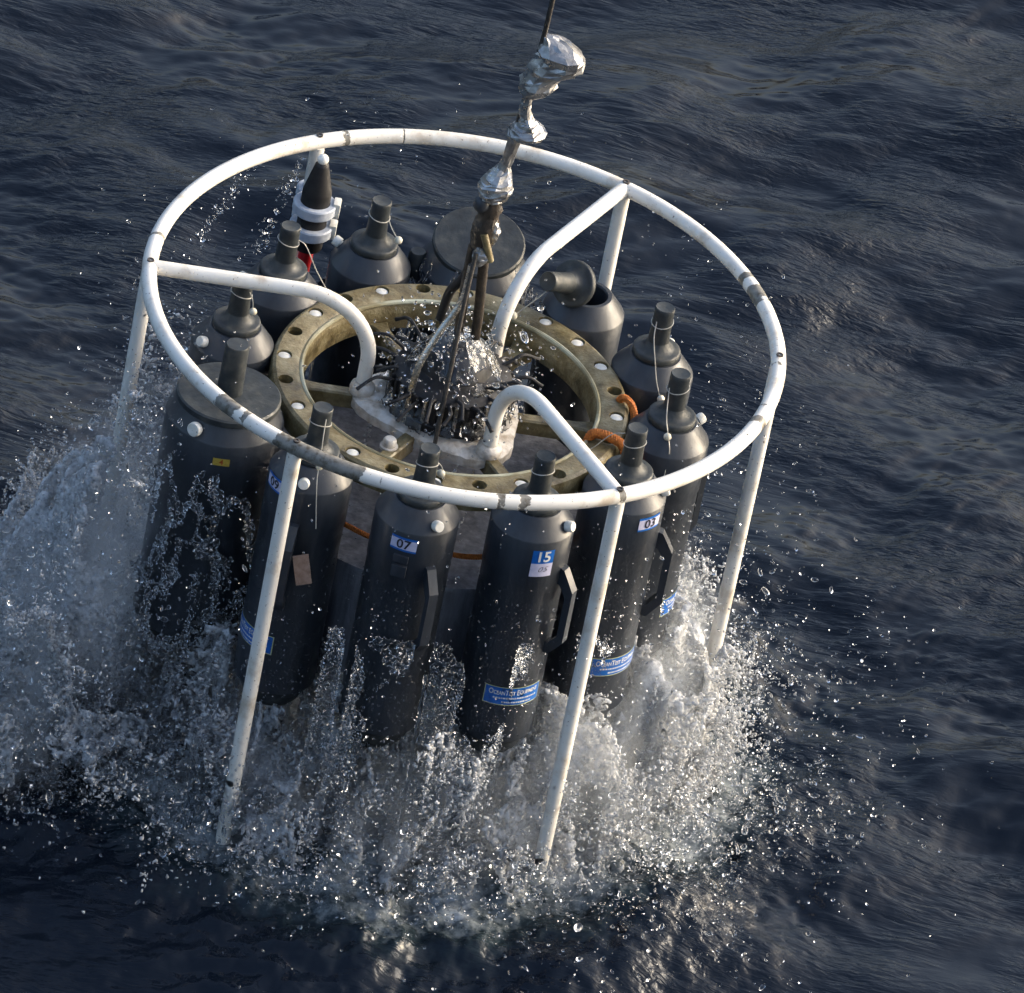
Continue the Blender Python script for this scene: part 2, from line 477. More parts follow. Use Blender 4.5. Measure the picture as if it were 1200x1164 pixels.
def make_ring():
    mb = MB()
    nseg, ns = 420, 20
    vs_ = []; fs_ = []
    for i in range(nseg):
        a = 2 * PI * i / nseg
        for s in range(ns):
            t = 2 * PI * s / ns
            r = RR + RT * math.cos(t)
            vs_.append((r * math.cos(a), r * math.sin(a), ZR + RT * math.sin(t)))
    for i in range(nseg):
        for s in range(ns):
            i2, s2 = (i + 1) % nseg, (s + 1) % ns
            fs_.append((i * ns + s, i2 * ns + s, i2 * ns + s2, i * ns + s2))
    mb.add(vs_, fs_)
    me = mb.mesh('top_ring', M['white'])
    # bare patches: (angle deg, half width deg, strength)
    spots = [(-130.8, 2.6, .82), (-126.3, .9, .62), (-116, 3.0, .95), (-111, 5.0, .95), (-105.5, 4.0, .9), (-98.5, .7, .5), (-96.6, .5, .5), (-90, .5, .42), (-77.6, 1.3, .58), (-73.6, 1.4, .6), (-84, .5, .42),
             (30.5, 1.1, .72), (25.2, 2.3, .88), (22.6, .8, .6), (2.2, .8, .55), (-12, .6, .5), (-17, 1.3, .74), (175.5, .9, .6), (119.5, 1.0, .6), (64.5, .8, .62), (-55.3, .9, .62), (108, .4, .55), (80, .4, .4), (140, .4, .42), (-66, .6, .42), (155, .5, .4)]
    def fn(co):
        a = np.degrees(np.arctan2(co[:, 1], co[:, 0]))
        c = np.zeros(len(co))
        for s, w_, st in spots:
            d = np.abs((a - s + 180) % 360 - 180)
            c = np.maximum(c, st * np.clip(1.25 - d / w_ * 0.75, 0, 1))
        t = np.arctan2(co[:, 2] - ZR, np.hypot(co[:, 0], co[:, 1]) - RR)
        low = np.clip(-np.sin(t) * 0.6, 0, 1) * 0.28          # chip mask rises towards the underside
        return c + low * (c < 0.2)
    chip_attr(me, fn)
    return link('top_ring', me, frame)
make_ring()
def leg_pts(a, n=14):
    x, y = RR * math.cos(a), RR * math.sin(a)
    return [(x, y, ZR - 0.012 - (ZR + 0.25) * k / (n - 1)) for k in range(n)]
LEG_A = [RAD(d) + PH for d in (180, 120, 60, 0, -60, -120)]
for a in LEG_A:
    me = MB().tube(leg_pts(a, 60), 0.0175, 18).mesh('leg', M['white'])
    chip_attr(me, lambda co: 0.34 * np.clip(fbm(co[:, 0] * 25 + a * 9, co[:, 1] * 25, co[:, 2] * 18, 3, 3) * 3 - 1.35, 0, 1) + 0.1 * (np.abs(co[:, 2] - 0.35) < 0.3))
    link('leg', me, frame)
for d in (180, 60, -60):
    a = RAD(d) + PH
    pts = [(r, ZR) for r in np.linspace(RR - 0.005, 0.39, 10)]
    for k in range(1, 15):
        t = PI / 2 * k / 14
        pts.append((0.39 - 0.185 * math.sin(t), ZR - 0.17 * (1 - math.cos(t))))
    pts += [(0.205, ZR - 0.2), (0.205, ZR - 0.235), (0.205, ZR - 0.262)]
    me = MB().tube([(r * math.cos(a), r * math.sin(a), z) for r, z in pts], 0.0182, 18).mesh('arch_brace', M['white'])
    chip_attr(me, lambda co: 0.30 * np.clip(fbm(co[:, 0] * 22, co[:, 1] * 22, co[:, 2] * 22, 5, 3) * 3 - 1.3, 0, 1) + 0.25 * np.clip((ZR - 0.2 - co[:, 2]) / 0.05, 0, 1))
    link('arch_brace', me, frame)
# weld collars and bolt rings where the tubes meet the ring
for a in LEG_A:
    x, y = (RR) * math.cos(a), (RR) * math.sin(a)
    mb = MB().lathe([(0.0085, 0.0), (0.0085, 0.0035), (0.004, 0.0035), (0.004, 0.0005)], 16, Matrix.Translation((x, y, ZR + RT - 0.0012)))
    mb.build('bolt_hole', M['rust'], frame)

# bronze inner ring with a bolt circle: holes cut for real
ZF = ZR - 0.205
def make_flange():
    prof = [(0.352, ZF - 0.082), (0.349, ZF - 0.05), (0.352, ZF - 0.022), (0.362, ZF - 0.006), (0.374, ZF), (0.418, ZF), (0.426, ZF - 0.005), (0.430, ZF - 0.014), (0.430, ZF - 0.055), (0.418, ZF - 0.062), (0.390, ZF - 0.065), (0.372, ZF - 0.082)]
    me = MB().lathe(prof, 180, closed=True).mesh('inner_ring', M['khaki'])
    fo = bpy.data.objects.new('tmp', me); C.objects.link(fo)
    cut = MB()
    for k in range(24):
        a = RAD(15 * k + 1)
        cut.lathe([(0.0180, -0.035), (0.0180, 0.03)], 24, Matrix.Translation((0.400 * math.cos(a), 0.400 * math.sin(a), ZF)), cap0=True, cap1=True)
    co = bpy.data.objects.new('tmp2', cut.mesh('cut', M['hole'])); C.objects.link(co)
    md = fo.modifiers.new('b', 'BOOLEAN'); md.operation = 'DIFFERENCE'; md.object = co; md.solver = 'EXACT'
    dg = bpy.context.evaluated_depsgraph_get(); dg.update()
    me2 = bpy.data.meshes.new_from_object(fo.evaluated_get(dg))
    bpy.data.objects.remove(fo); bpy.data.objects.remove(co)
    me2.name = 'inner_ring'
    me2.materials.clear(); me2.materials.append(M['khaki'])
    for p in me2.polygons: p.material_index = 0
    me2.shade_smooth(); me2.set_sharp_from_angle(angle=RAD(30))
    return link('inner_ring', me2, frame)
make_flange()
MB().lathe([(0.357 + 0.006 * math.cos(t), ZF - 0.009 + 0.006 * math.sin(t)) for t in np.linspace(0, 2 * PI, 9)[:-1]], 160, closed=True).build('ring_lip', M['lip'], frame)
plug_me = MB().lathe([(0.0001, 0.004), (0.010, 0.0035), (0.0150, 0.0015), (0.0162, -0.004), (0.0162, -0.02)], 18).mesh('bolt_plug', M['plug'])
for k in range(24):
    if k % 2 == 0 or k in (3,):
        a = RAD(15 * k + 1)
        o = link('bolt_plug', plug_me, frame); o.location = (0.400 * math.cos(a), 0.400 * math.sin(a), ZF - 0.006)
ZH = ZR - 0.275
for a in LEG_A:
    rot = Matrix.Rotation(a, 3, 'Z')
    mb = MB()
    hw = lambda r: 0.016 + 0.016 * max(0, (r - 0.31) / 0.05) ** 2
    vs_ = []; fs_ = []
    rs = [0.17, 0.22, 0.27, 0.31, 0.33, 0.345, 0.3555]
    for r in rs:
        h = hw(r)
        for (yy, zz) in ((-h, ZH - 0.028), (h, ZH - 0.028), (h, ZH + 0.008), (h - 0.004, ZH + 0.012), (-h + 0.004, ZH + 0.012), (-h, ZH + 0.008)):
            vs_.append(rot @ Vector((r, yy, zz)))
    for i in range(len(rs) - 1):
        for s in range(6):
            s2 = (s + 1) % 6
            fs_.append((i * 6 + s, i * 6 + s2, i * 6 + 6 + s2, i * 6 + 6 + s))
    fs_.append(tuple(range(6))[::-1]); fs_.append(tuple((len(rs) - 1) * 6 + s for s in range(6)))
    mb.add(vs_, fs_).build('spoke', M['khaki'], frame)
# three-lobed hub plate under the feet of the arches, crusted white
def make_hub():
    seg = 96
    prof_r = []
    vs_ = []; fs_ = []
    lv = [(0.0, 0.60), (-0.012, 0.98), (-0.016, 1.0), (-0.034, 1.0), (-0.04, 0.96)]
    lv = [(0.004, 0.75), (0.002, 0.93), (-0.006, 1.0), (-0.030, 1.0), (-0.034, 0.9)]
    for z, s_ in lv:
        for k in range(seg):
            a = 2 * PI * k / seg
            lob = 0.5 + 0.5 * math.cos(3 * (a - PH - PI / 3))
            r = (0.172 + 0.056 * lob ** 1.6) * s_ * (1 + random.uniform(-.012, .012))
            vs_.append((r * math.cos(a), r * math.sin(a), ZH + 0.016 + z + random.uniform(-.002, .002)))
    for i in range(len(lv) - 1):
        for k in range(seg):
            k2 = (k + 1) % seg
            fs_.append((i * seg + k, i * seg + k2, (i + 1) * seg + k2, (i + 1) * seg + k))
    fs_.append(tuple(range(seg))[::-1]); fs_.append(tuple((len(lv) - 1) * seg + k for k in range(seg)))
    MB().add(vs_, fs_).build('hub_plate', M['sand'], frame)
make_hub()
foot_me = MB().lathe([(0.030, -0.012), (0.031, 0.0), (0.028, 0.010), (0.0195, 0.016), (0.0185, 0.02)], 24, cap0=True).mesh('arch_foot', M['sand'])
for d in (180, 60, -60):
    a = RAD(d) + PH
    o = link('arch_foot', foot_me, frame); o.location = (0.205 * math.cos(a), 0.205 * math.sin(a), ZH + 0.026)
for d in (-118,):
    MB().lathe([(0.0001, 0.020), (0.012, 0.019), (0.016, 0.014), (0.017, 0.0), (0.022, -0.002), (0.022, -0.008)], 20, Matrix.Translation((0.245 * math.cos(RAD(d)), 0.245 * math.sin(RAD(d)), ZH + 0.016))).build('hub_bolt', M['sand'], frame)
# grey deck drum inside the circle of bottles
MB().lathe([(0.0001, ZR - 0.5), (0.36, ZR - 0.5), (0.408, ZR - 0.503), (0.414, ZR - 0.512), (0.414, ZR - 0.80), (0.40, ZR - 0.81), (0.0001, ZR - 0.81)], 96).build('deck_drum', M['plate'], frame)

# ------------------------------------------------------------------ sampling bottles
def text_mesh(body, size, shear=0.0, bold=0.0, sx=1.0):
    cu = bpy.data.curves.new('t', 'FONT')
    cu.body = body; cu.size = size; cu.align_x = 'CENTER'; cu.align_y = 'CENTER'; cu.shear = shear; cu.offset = bold
    cu.resolution_u = 3; cu.space_character = sx
    o = bpy.data.objects.new('t', cu); C.objects.link(o)
    dg = bpy.context.evaluated_depsgraph_get(); dg.update()
    me = bpy.data.meshes.new_from_object(o.evaluated_get(dg))
    bpy.data.objects.remove(o)
    return me

def wrap(me, R_, a0, z0, tilt=0.0, sy=1.0):
    """bend a flat mesh (x,y) on to a cylinder of radius R_, centred at angle a0, height z0"""
    for v in me.vertices:
        x, y = v.co.x, v.co.y * sy
        x, y = x * math.cos(tilt) - y * math.sin(tilt), x * math.sin(tilt) + y * math.cos(tilt)
        a = a0 + x / R_
        v.co = (R_ * math.cos(a), R_ * math.sin(a), z0 + y)
    return me

def sticker(name, mat, parent, R_, a0, z0, wd, ht, tilt=0.0):
    mb = MB()
    n = 12
    vs_ = []; fs_ = []
    for j, (dr) in enumerate((0.0, 1.0)):
        pass
    for i in range(n + 1):
        for j in (-0.5, 0.5):
            vs_.append((wd * (i / n - 0.5), ht * j, 0))
    for i in range(n):
        fs_.append((2 * i, 2 * i + 2, 2 * i + 3, 2 * i + 1))
    me = bpy.data.meshes.new(name); me.from_pydata(vs_, [], fs_)
    me.materials.append(mat)
    wrap(me, R_, a0, z0, tilt)
    me.shade_smooth()
    return link(name, me, parent)

def lettering(body, size, mat, parent, R_, a0, z0, tilt=0.0, shear=0.0, bold=0.0, sy=1.0, sx=1.0, name='lettering'):
    me = text_mesh(body, size, shear, bold, sx)
    me.name = name
    me.materials.clear(); me.materials.append(mat)
    wrap(me, R_, a0, z0, tilt, sy)
    return link(name, me, parent)

ZB = 0.31          # the foot of the bottles above the sea
def zl(zrel): return ZR + zrel - ZB

def body_profile(rb, top, bot):
    return [(rb - 0.006, bot), (rb, bot + 0.004), (rb, top - 0.135), (rb + 0.0018, top - 0.132), (rb + 0.0018, top - 0.004), (rb - 0.001, top)]

HANDLE = RAD(42)
def handle_mesh(rb):
    """a bracket standing off the side of the tube: sloping arm, upright grip, lower arm"""
    mb = MB()
    prof = [(rb - 0.004, -0.300), (rb + 0.012, -0.304), (rb + 0.043, -0.355), (rb + 0.043, -0.50), (rb + 0.012, -0.545), (rb - 0.004, -0.545)]
    inner = [(rb - 0.004, -0.345), (rb + 0.006, -0.348), (rb + 0.026, -0.376), (rb + 0.026, -0.488), (rb + 0.006, -0.515), (rb - 0.004, -0.515)]
    w_ = 0.0115
    rot = Matrix.Rotation(HANDLE, 3, 'Z')
    vs_ = []
    for s in (-1, 1):
        for p in prof: vs_.append(rot @ Vector((p[0], s * w_, zl(p[1]))))
        for p in inner: vs_.append(rot @ Vector((p[0], s * w_, zl(p[1]))))
    n = 6
    fs_ = []
    for i in range(n - 1):
        fs_.append((i, i + 1, n + i + 1, n + i))
        fs_.append((12 + i, 12 + n + i, 12 + n + i + 1, 12 + i + 1))
        fs_.append((i, 12 + i, 12 + i + 1, i + 1))
        fs_.append((n + i, n + i + 1, 12 + n + i + 1, 12 + n + i))
    return mb.add(vs_, fs_).mesh('handle', M['pvc'], angle=20)

RB = 0.0975
ME = {}
ME['body'] = MB().lathe(body_profile(RB, zl(-0.212), zl(-0.80)), 56).mesh('body', M['pvc'])
ME['shoulder'] = MB().lathe([(RB + 0.0005, zl(-0.2125)), (RB - 0.002, zl(-0.2095)), (0.066, zl(-0.1715)), (0.061, zl(-0.1675)), (0.052, zl(-0.1675)), (0.049, zl(-0.172)), (0.049, zl(-0.30))], 56).mesh('shoulder', M['shoulder'], angle=25)
ME['collar'] = MB().lathe([(0.046, zl(-0.175)), (0.056, zl(-0.168)), (0.0575, zl(-0.164)), (0.0575, zl(-0.152)), (0.054, zl(-0.149)), (0.047, zl(-0.150)), (0.040, zl(-0.147)), (0.031, zl(-0.140)), (0.0255, zl(-0.126))], 40).mesh('lid', M['pvc_top'], angle=50)
ME['knob'] = MB().lathe([(0.0262, zl(-0.130)), (0.0245, zl(-0.095)), (0.0240, zl(-0.045)), (0.0245, zl(-0.036)), (0.0225, zl(-0.033)), (0.017, zl(-0.0345)), (0.0001, zl(-0.035))], 32).mesh('knob', M['pvc_top'], angle=50)
ME['foot'] = MB().lathe([(RB - 0.008, zl(-0.80)), (0.07, zl(-0.845)), (0.058, zl(-0.848)), (0.058, zl(-0.86)), (0.0001, zl(-0.86))], 40).mesh('foot', M['pvc_top'])
ME['handle'] = handle_mesh(RB)
def peg_mesh(ax_r, z, az, L=0.024, r=0.0135, el=0.35):
    d = Vector((math.cos(az) * math.cos(el), math.sin(az) * math.cos(el), math.sin(el)))
    q = d.to_track_quat('Z', 'Y').to_matrix().to_4x4()
    p = Vector((math.cos(az) * ax_r, math.sin(az) * ax_r, z))
    return MB().lathe([(r * 0.6, -0.012), (r * 0.62, 0.004), (r * 0.95, 0.005), (r, 0.008), (r, L - 0.004), (r * 0.85, L - 0.0005), (0.0001, L)], 24, Matrix.Translation(p) @ q).mesh('vent_plug', M['plug'], angle=50)
ME['peg'] = peg_mesh(0.080, zl(-0.196), RAD(44))
ME['bracket'] = MB().box((0, 0, 0), (0.006, 0.018, 0.016), bev=0.003).mesh('bracket', M['shoulder'])

def lanyard(parent, pts, bead_at=None, bead_r=0.0085):
    o = MB().tube(spline(pts, 7), 0.0013, 6).build('lanyard', M['line'], parent)
    if bead_at is not None:
        MB().ball(bead_at, bead_r).build('bead', M['bead'], o)
    return o
def knob_loop(parent, z=-0.075, tilt=0.2):
    pts = []
    for k in range(25):
        a = 2 * PI * k / 24
        pts.append((0.0262 * math.cos(a), 0.0262 * math.sin(a), zl(z) + 0.006 * math.sin(a + 1) * tilt * 5))
    return MB().tube(pts, 0.0012, 6, caps=False).build('lanyard_loop', M['line'], parent)

def maker_sticker(parent, a0=0.0, z=-0.66, rb=RB, wd=0.145):
    s0 = sticker('maker_sticker', M['trim'], parent, rb + 0.0010, a0, zl(z), wd + 0.004, 0.052)
    sticker('printed_field', M['blue'], s0, rb + 0.0017, a0, zl(z) + 0.0006, wd, 0.0475)
    # small capitals: large initials
    Rt = rb + 0.0026
    parts = []
    x = 0.0
    for body, size in (('O', 0.0200), ('CEAN', 0.0150), ('T', 0.0200), ('EST', 0.0150), (' ', 0), ('E', 0.0200), ('QUIPMENT', 0.0150)):
        if size == 0:
            x += 0.0045; continue
        me = text_mesh(body, size, 0, 0.0003, 0.92)
        xs_ = [v.co.x for v in me.vertices]; lo, hi = min(xs_), max(xs_)
        ylo = min(v.co.y for v in me.vertices)
        for v in me.vertices:
            v.co.x += x - lo; v.co.y -= ylo
        x += hi - lo + 0.0008
        parts.append(me)
    sc_ = 0.128 / x
    for me in parts:
        me.name = 'lettering'
        me.materials.clear(); me.materials.append(M['print'])
        for v in me.vertices:
            v.co.x = (v.co.x - x / 2) * sc_; v.co.y = v.co.y * 1.05 + 0.0045
        wrap(me, Rt, a0, zl(z))
        link('lettering', me, s0)
    # two lines of small print, too small to read: broken white dashes
    mb = MB()
    rr2 = random.Random(5)
    vs_ = []; fs_ = []
    for (zz, x0_, x1_) in ((-0.0045, -0.052, 0.058), (-0.0155, -0.03, 0.045)):
        x = x0_
        while x < x1_:
            L = rr2.uniform(0.002, 0.006)
            h = 0.0021
            k = len(vs_)
            for (xx, yy) in ((x, -h), (x + L, -h), (x + L, h), (x, h)):
                a = a0 + xx / Rt
                vs_.append((Rt * math.cos(a), Rt * math.sin(a), zl(z) + zz + yy))
            fs_.append((k, k + 1, k + 2, k + 3))
            x += L + rr2.uniform(0.001, 0.0022)
    mb.add(vs_, fs_).build('small_print', M['print'], s0, smooth=False)
    return s0

def number_sticker(parent, txt, a0=0.0, z=-0.245, rb=RB, tilt=0.0):
    s0 = sticker('number_sticker', M['blue'], parent, rb + 0.0030, a0, zl(z), 0.064, 0.038, tilt)
    sticker('paper', M['lilac'], s0, rb + 0.0036, a0, zl(z), 0.064, 0.027, tilt)
    lettering(txt, 0.034, M['ink'], s0, rb + 0.0046, a0, zl(z), tilt, bold=0.0006, sx=1.02)
    return s0

def small_bottle(ang, label, r=0.527, rot=0.0, lid=True, handle=True, maker=True, bracket=False):
    e = empty('sampling_bottle', (r * math.cos(RAD(ang)), r * math.sin(RAD(ang)), ZB), RAD(ang + rot))
    tag(e, label, 'bottle', 'sampling bottles standing round the cage')
    link('body', ME['body'], e)
    s = link('shoulder', ME['shoulder'], e)
    link('vent_plug', ME['peg'], s)
    link('foot', ME['foot'], e)
    if handle: link('handle', ME['handle'], e)
    if lid:
        l = link('lid', ME['collar'], e); link('knob', ME['knob'], l)
        knob_loop(e)
    if maker: maker_sticker(e)
    if bracket:
        b_ = link('bracket', ME['bracket'], e); b_.location = (RB + 0.004, 0.0, zl(-0.318))
        b_ = link('bracket', ME['bracket'], e); b_.location = (RB + 0.004, 0.0, zl(-0.285)); b_.scale = (.7, 1, .6)
    return e

b07 = small_bottle(-92, 'front grey sampling bottle whose sticker reads 07', rot=-8, bracket=True, maker=False)
number_sticker(b07, '07', tilt=-0.02)
lanyard(b07, [(-0.02, 0.016, zl(-0.075)), (-0.034, 0.03, zl(-0.10)), (-0.05, 0.036, zl(-0.138)), (-0.066, 0.03, zl(-0.15))], (-0.036, 0.030, zl(-0.118)), 0.010)
b15 = small_bottle(-62, 'front grey sampling bottle with blue 15 sticker above white 05', rot=-4)
s_ = sticker('number_sticker', M['blue'], b15, RB + 0.0030, RAD(0), zl(-0.252), 0.054, 0.037)
lettering('15', 0.040, M['print'], s_, RB + 0.0042, RAD(0), zl(-0.252), bold=0.0008, sx=0.95)
s_ = sticker('number_sticker', M['lilac'], b15, RB + 0.0030, RAD(0), zl(-0.289), 0.054, 0.037)
lettering('05', 0.024, M['ink'], s_, RB + 0.0040, RAD(1), zl(-0.287), 0.05, shear=0.35, bold=-0.0004, sy=0.85, sx=1.05)
b03 = small_bottle(-32, 'grey sampling bottle whose sticker reads 03, behind the front right leg', rot=-12)
number_sticker(b03, '03', z=-0.243)
lanyard(b03, [(-0.024, -0.012, zl(-0.06)), (-0.05, -0.03, zl(-0.075)), (-0.085, -0.045, zl(-0.13)), (-0.11, -0.06, zl(-0.16))])
b09 = small_bottle(-122, 'grey sampling bottle whose sticker reads 09, behind the front left leg', rot=-18)
number_sticker(b09, '09', z=-0.225)
lanyard(b09, [(0.005, 0.025, zl(-0.05)), (0.02, 0.045, zl(-0.085)), (0.03, 0.062, zl(-0.14)), (0.04, 0.075, zl(-0.17)), (0.045, 0.092, zl(-0.22)), (0.04, 0.105, zl(-0.30))], (0.032, 0.066, zl(-0.15)), 0.009)
tp = MB()
tp.box((0, 0, 0), (0.0025, 0.019, 0.042), bev=0.001)
t_ = tp.build('metal_tag', M['tan'], b09); t_.location = (0.052, 0.098, zl(-0.42)); t_.rotation_euler = (0.25, 0, RAD(64))
t_['label'] = 'tan metal tag'
link('bracket', ME['bracket'], b09).matrix_local = Matrix.Translation((RB * math.cos(0.45) + 0.002, RB * math.sin(0.45), zl(-0.40))) @ Matrix.Rotation(0.45, 4, 'Z') @ Matrix.Diagonal((0.7, 0.9, 1.9, 1))
br1 = small_bottle(-2, 'grey sampling bottle at the far right, its line with cream bead hanging in front')
lanyard(br1, [(-0.02, -0.016, zl(-0.07)), (-0.012, -0.05, zl(-0.13)), (0.0, -0.068, zl(-0.165)), (0.012, -0.088, zl(-0.20)), (0.012, -0.099, zl(-0.26)), (0.014, -0.1, zl(-0.36))], (0.0, -0.074, zl(-0.168)), 0.0095)
br2 = small_bottle(28, 'grey sampling bottle on the right between the open bottle and the next one', maker=False)
lanyard(br2, [(-0.022, -0.012, zl(-0.065)), (-0.03, -0.03, zl(-0.10)), (-0.03, -0.06, zl(-0.15)), (-0.028, -0.082, zl(-0.19)), (-0.02, -0.1, zl(-0.225))], (-0.02, -0.106, zl(-0.225)), 0.0095)
b437 = small_bottle(118, 'grey sampling bottle at the back beside the wide flat lid', maker=False)
lanyard(b437, [(0.0, -0.026, zl(-0.09)), (-0.02, -0.03, zl(-0.105)), (-0.036, -0.045, zl(-0.13))], (-0.037, -0.044, zl(-0.128)), 0.010)
b335 = small_bottle(148, 'grey sampling bottle at the back left below the black beacon', maker=False)
lanyard(b335, [(-0.02, -0.014, zl(-0.07)), (-0.036, -0.026, zl(-0.085)), (-0.06, -0.05, zl(-0.15)), (-0.085, -0.07, zl(-0.20))])
b278 = small_bottle(178, 'grey sampling bottle at the left, its knob under the left arch', maker=False)
lanyard(b278, [(-0.02, 0.014, zl(-0.06)), (-0.03, 0.02, zl(-0.075)), (-0.035, 0.024, zl(-0.10))], (-0.036, 0.024, zl(-0.105)), 0.0095)

# the open one: its lid swung off to the side
bop = small_bottle(58, 'open grey sampling bottle with its lid swung aside', lid=False, maker=False)
inner = MB().lathe([(0.0489, zl(-0.30)), (0.0001, zl(-0.30))], 32).build('throat_shade', M['hole'], bop)  # black disc across the throat paints in the shade inside the bottle
def open_lid():
    piv = Vector((0, 0, zl(-0.16)))
    l = link('lid', ME['collar'], bop); k = link('knob', ME['knob'], l)
    bop_rot = Matrix.Rotation(RAD(58), 3, 'Z')
    d = bop_rot.transposed() @ Vector((-0.50, -0.74, 0.42)).normalized()          # knob axis, world -> bottle
    q = d.to_track_quat('Z', 'Y').to_matrix().to_4x4()
    ctr = bop_rot.transposed() @ Vector((-0.036, -0.040, 0.0)) + Vector((0, 0, zl(-0.122)))
    l.matrix_local = Matrix.Translation(ctr) @ q @ Matrix.Translation((0, 0, -zl(-0.16)))
    return bop_rot
brt = open_lid()
inv = brt.transposed()
lanyard(bop, [inv @ Vector(p) + Vector((0, 0, zl(0))) for p in ((-0.085, -0.125, -0.085), (-0.12, -0.13, -0.13), (-0.165, -0.13, -0.19), (-0.20, -0.20, -0.20))], tuple(inv @ Vector((-0.165, -0.133, -0.185)) + Vector((0, 0, zl(0)))), 0.0105)

def wide_bottle(ang, r, rb, rl, label, tilt=None, knob=True):
    e = empty('sampling_bottle', (r * math.cos(RAD(ang)), r * math.sin(RAD(ang)), ZB), RAD(ang))
    tag(e, label, 'bottle', 'sampling bottles standing round the cage')
    MB().lathe(body_profile(rb, zl(-0.225), zl(-0.80)), 64).build('body', M['pvc'], e)
    s = MB().lathe([(rb + 0.0005, zl(-0.2255)), (rb - 0.002, zl(-0.222)), (rl - 0.008, zl(-0.182)), (rl - 0.02, zl(-0.182)), (rl - 0.02, zl(-0.26))], 64).build('shoulder', M['shoulder'], e, angle=25)
    MB().lathe([(rb - 0.01, zl(-0.80)), (rb - 0.04, zl(-0.845)), (0.0001, zl(-0.85))], 48).build('foot', M['pvc_top'], e)
    l = MB().lathe([(0.0001, zl(-0.185)), (rl - 0.004, zl(-0.185)), (rl, zl(-0.181)), (rl, zl(-0.168)), (rl - 0.004, zl(-0.164)), (0.05, zl(-0.162)), (0.033, zl(-0.160)), (0.0001, zl(-0.160))], 64).build('lid', M['pvc_top'], e, angle=30)
    if knob:
        MB().lathe([(0.031, zl(-0.165)), (0.0295, zl(-0.10)), (0.0285, zl(-0.032)), (0.026, zl(-0.027)), (0.0001, zl(-0.028))], 36).build('knob', M['pvc_top'], l, angle=50)
    if tilt:
        axis_, t, off = tilt
        pv = Matrix.Translation((0, 0, zl(-0.175)))
        l.matrix_local = Matrix.Translation(off) @ pv @ Matrix.Rotation(t, 4, Vector(axis_)) @ pv.inverted()
    return e, s
bL, sL = wide_bottle(-152, 0.572, 0.138, 0.124, 'wide grey sampling bottle with flat lid and yellow sticker marked 4, at the left')
link('vent_plug', peg_mesh(0.124, zl(-0.205), RAD(36), L=0.022, r=0.0175, el=0.2), sL)
s_ = sticker('number_sticker', M['yellow'], bL, 0.1415, RAD(68), zl(-0.268), 0.040, 0.020, 0.0)
lettering('4', 0.020, M['rustink'], s_, 0.1426, RAD(68), zl(-0.268), 0.0, bold=0.0004)
bB, sB = wide_bottle(90, 0.555, 0.135, 0.113, 'wide grey sampling bottle with tilted plain flat lid, behind the cable', tilt=((0, 1, 0), RAD(-15), (0, 0, 0.016)), knob=False)
bB.rotation_euler = (0, 0, RAD(90))
MB().lathe([(0.022, zl(-0.27)), (0.022, zl(-0.21)), (0.018, zl(-0.20)), (0.0001, zl(-0.2))], 20, Matrix.Translation((-0.02, 0.14, 0))).build('side_valve', M['pvc_top'], bB)

# ------------------------------------------------------------------ release carousel on the hub
car = empty('release_carousel', (0, 0, ZH + 0.02))
tag(car, 'black release carousel with spread hooks in the middle of the hub', 'carousel')
MB().lathe([(0.150, 0.0), (0.150, 0.02), (0.142, 0.026), (0.142, 0.085), (0.132, 0.095), (0.10, 0.10), (0.085, 0.108)], 72, cap0=True).build('drum', M['black'], car)
MB().lathe([(0.09, 0.10), (0.08, 0.13), (0.055, 0.155), (0.03, 0.165), (0.0001, 0.168)], 40).build('dome', M['black'], car)
tooth = MB().box((0.1445, 0, 0.055), (0.0045, 0.0042, 0.03), bev=0.001).mesh('latch', M['steel'])
tooth2 = MB().box((0.1445, 0, 0.055), (0.0045, 0.0042, 0.03), bev=0.001).mesh('latch', M['black'])
for k in range(36):
    o = link('latch', tooth if k % 3 == 1 else tooth2, car); o.rotation_euler = (0, 0, 2 * PI * k / 36)
hook_me = [MB().tube(spline([(0.10, 0, 0.09), (0.150, 0, 0.098 + 0.01 * j), (0.185, 0.004, 0.10 + 0.016 * j), (0.212 + 0.01 * j, 0.010 * (j - 1), 0.082 + 0.012 * j)], 5), [0.0052] * 10 + [0.0045] * 5 + [0.006], 8).mesh('hook', M['black']) for j in range(3)]
for k in range(24):
    a = 2 * PI * k / 24 + random.uniform(-.06, .06)
    o = link('hook', hook_me[k % 3], car); o.rotation_euler = (random.uniform(-.15, .15), random.uniform(-.12, .18), a)
    o.scale = (random.uniform(0.82, 1.05), 1, random.uniform(0.7, 1.1))

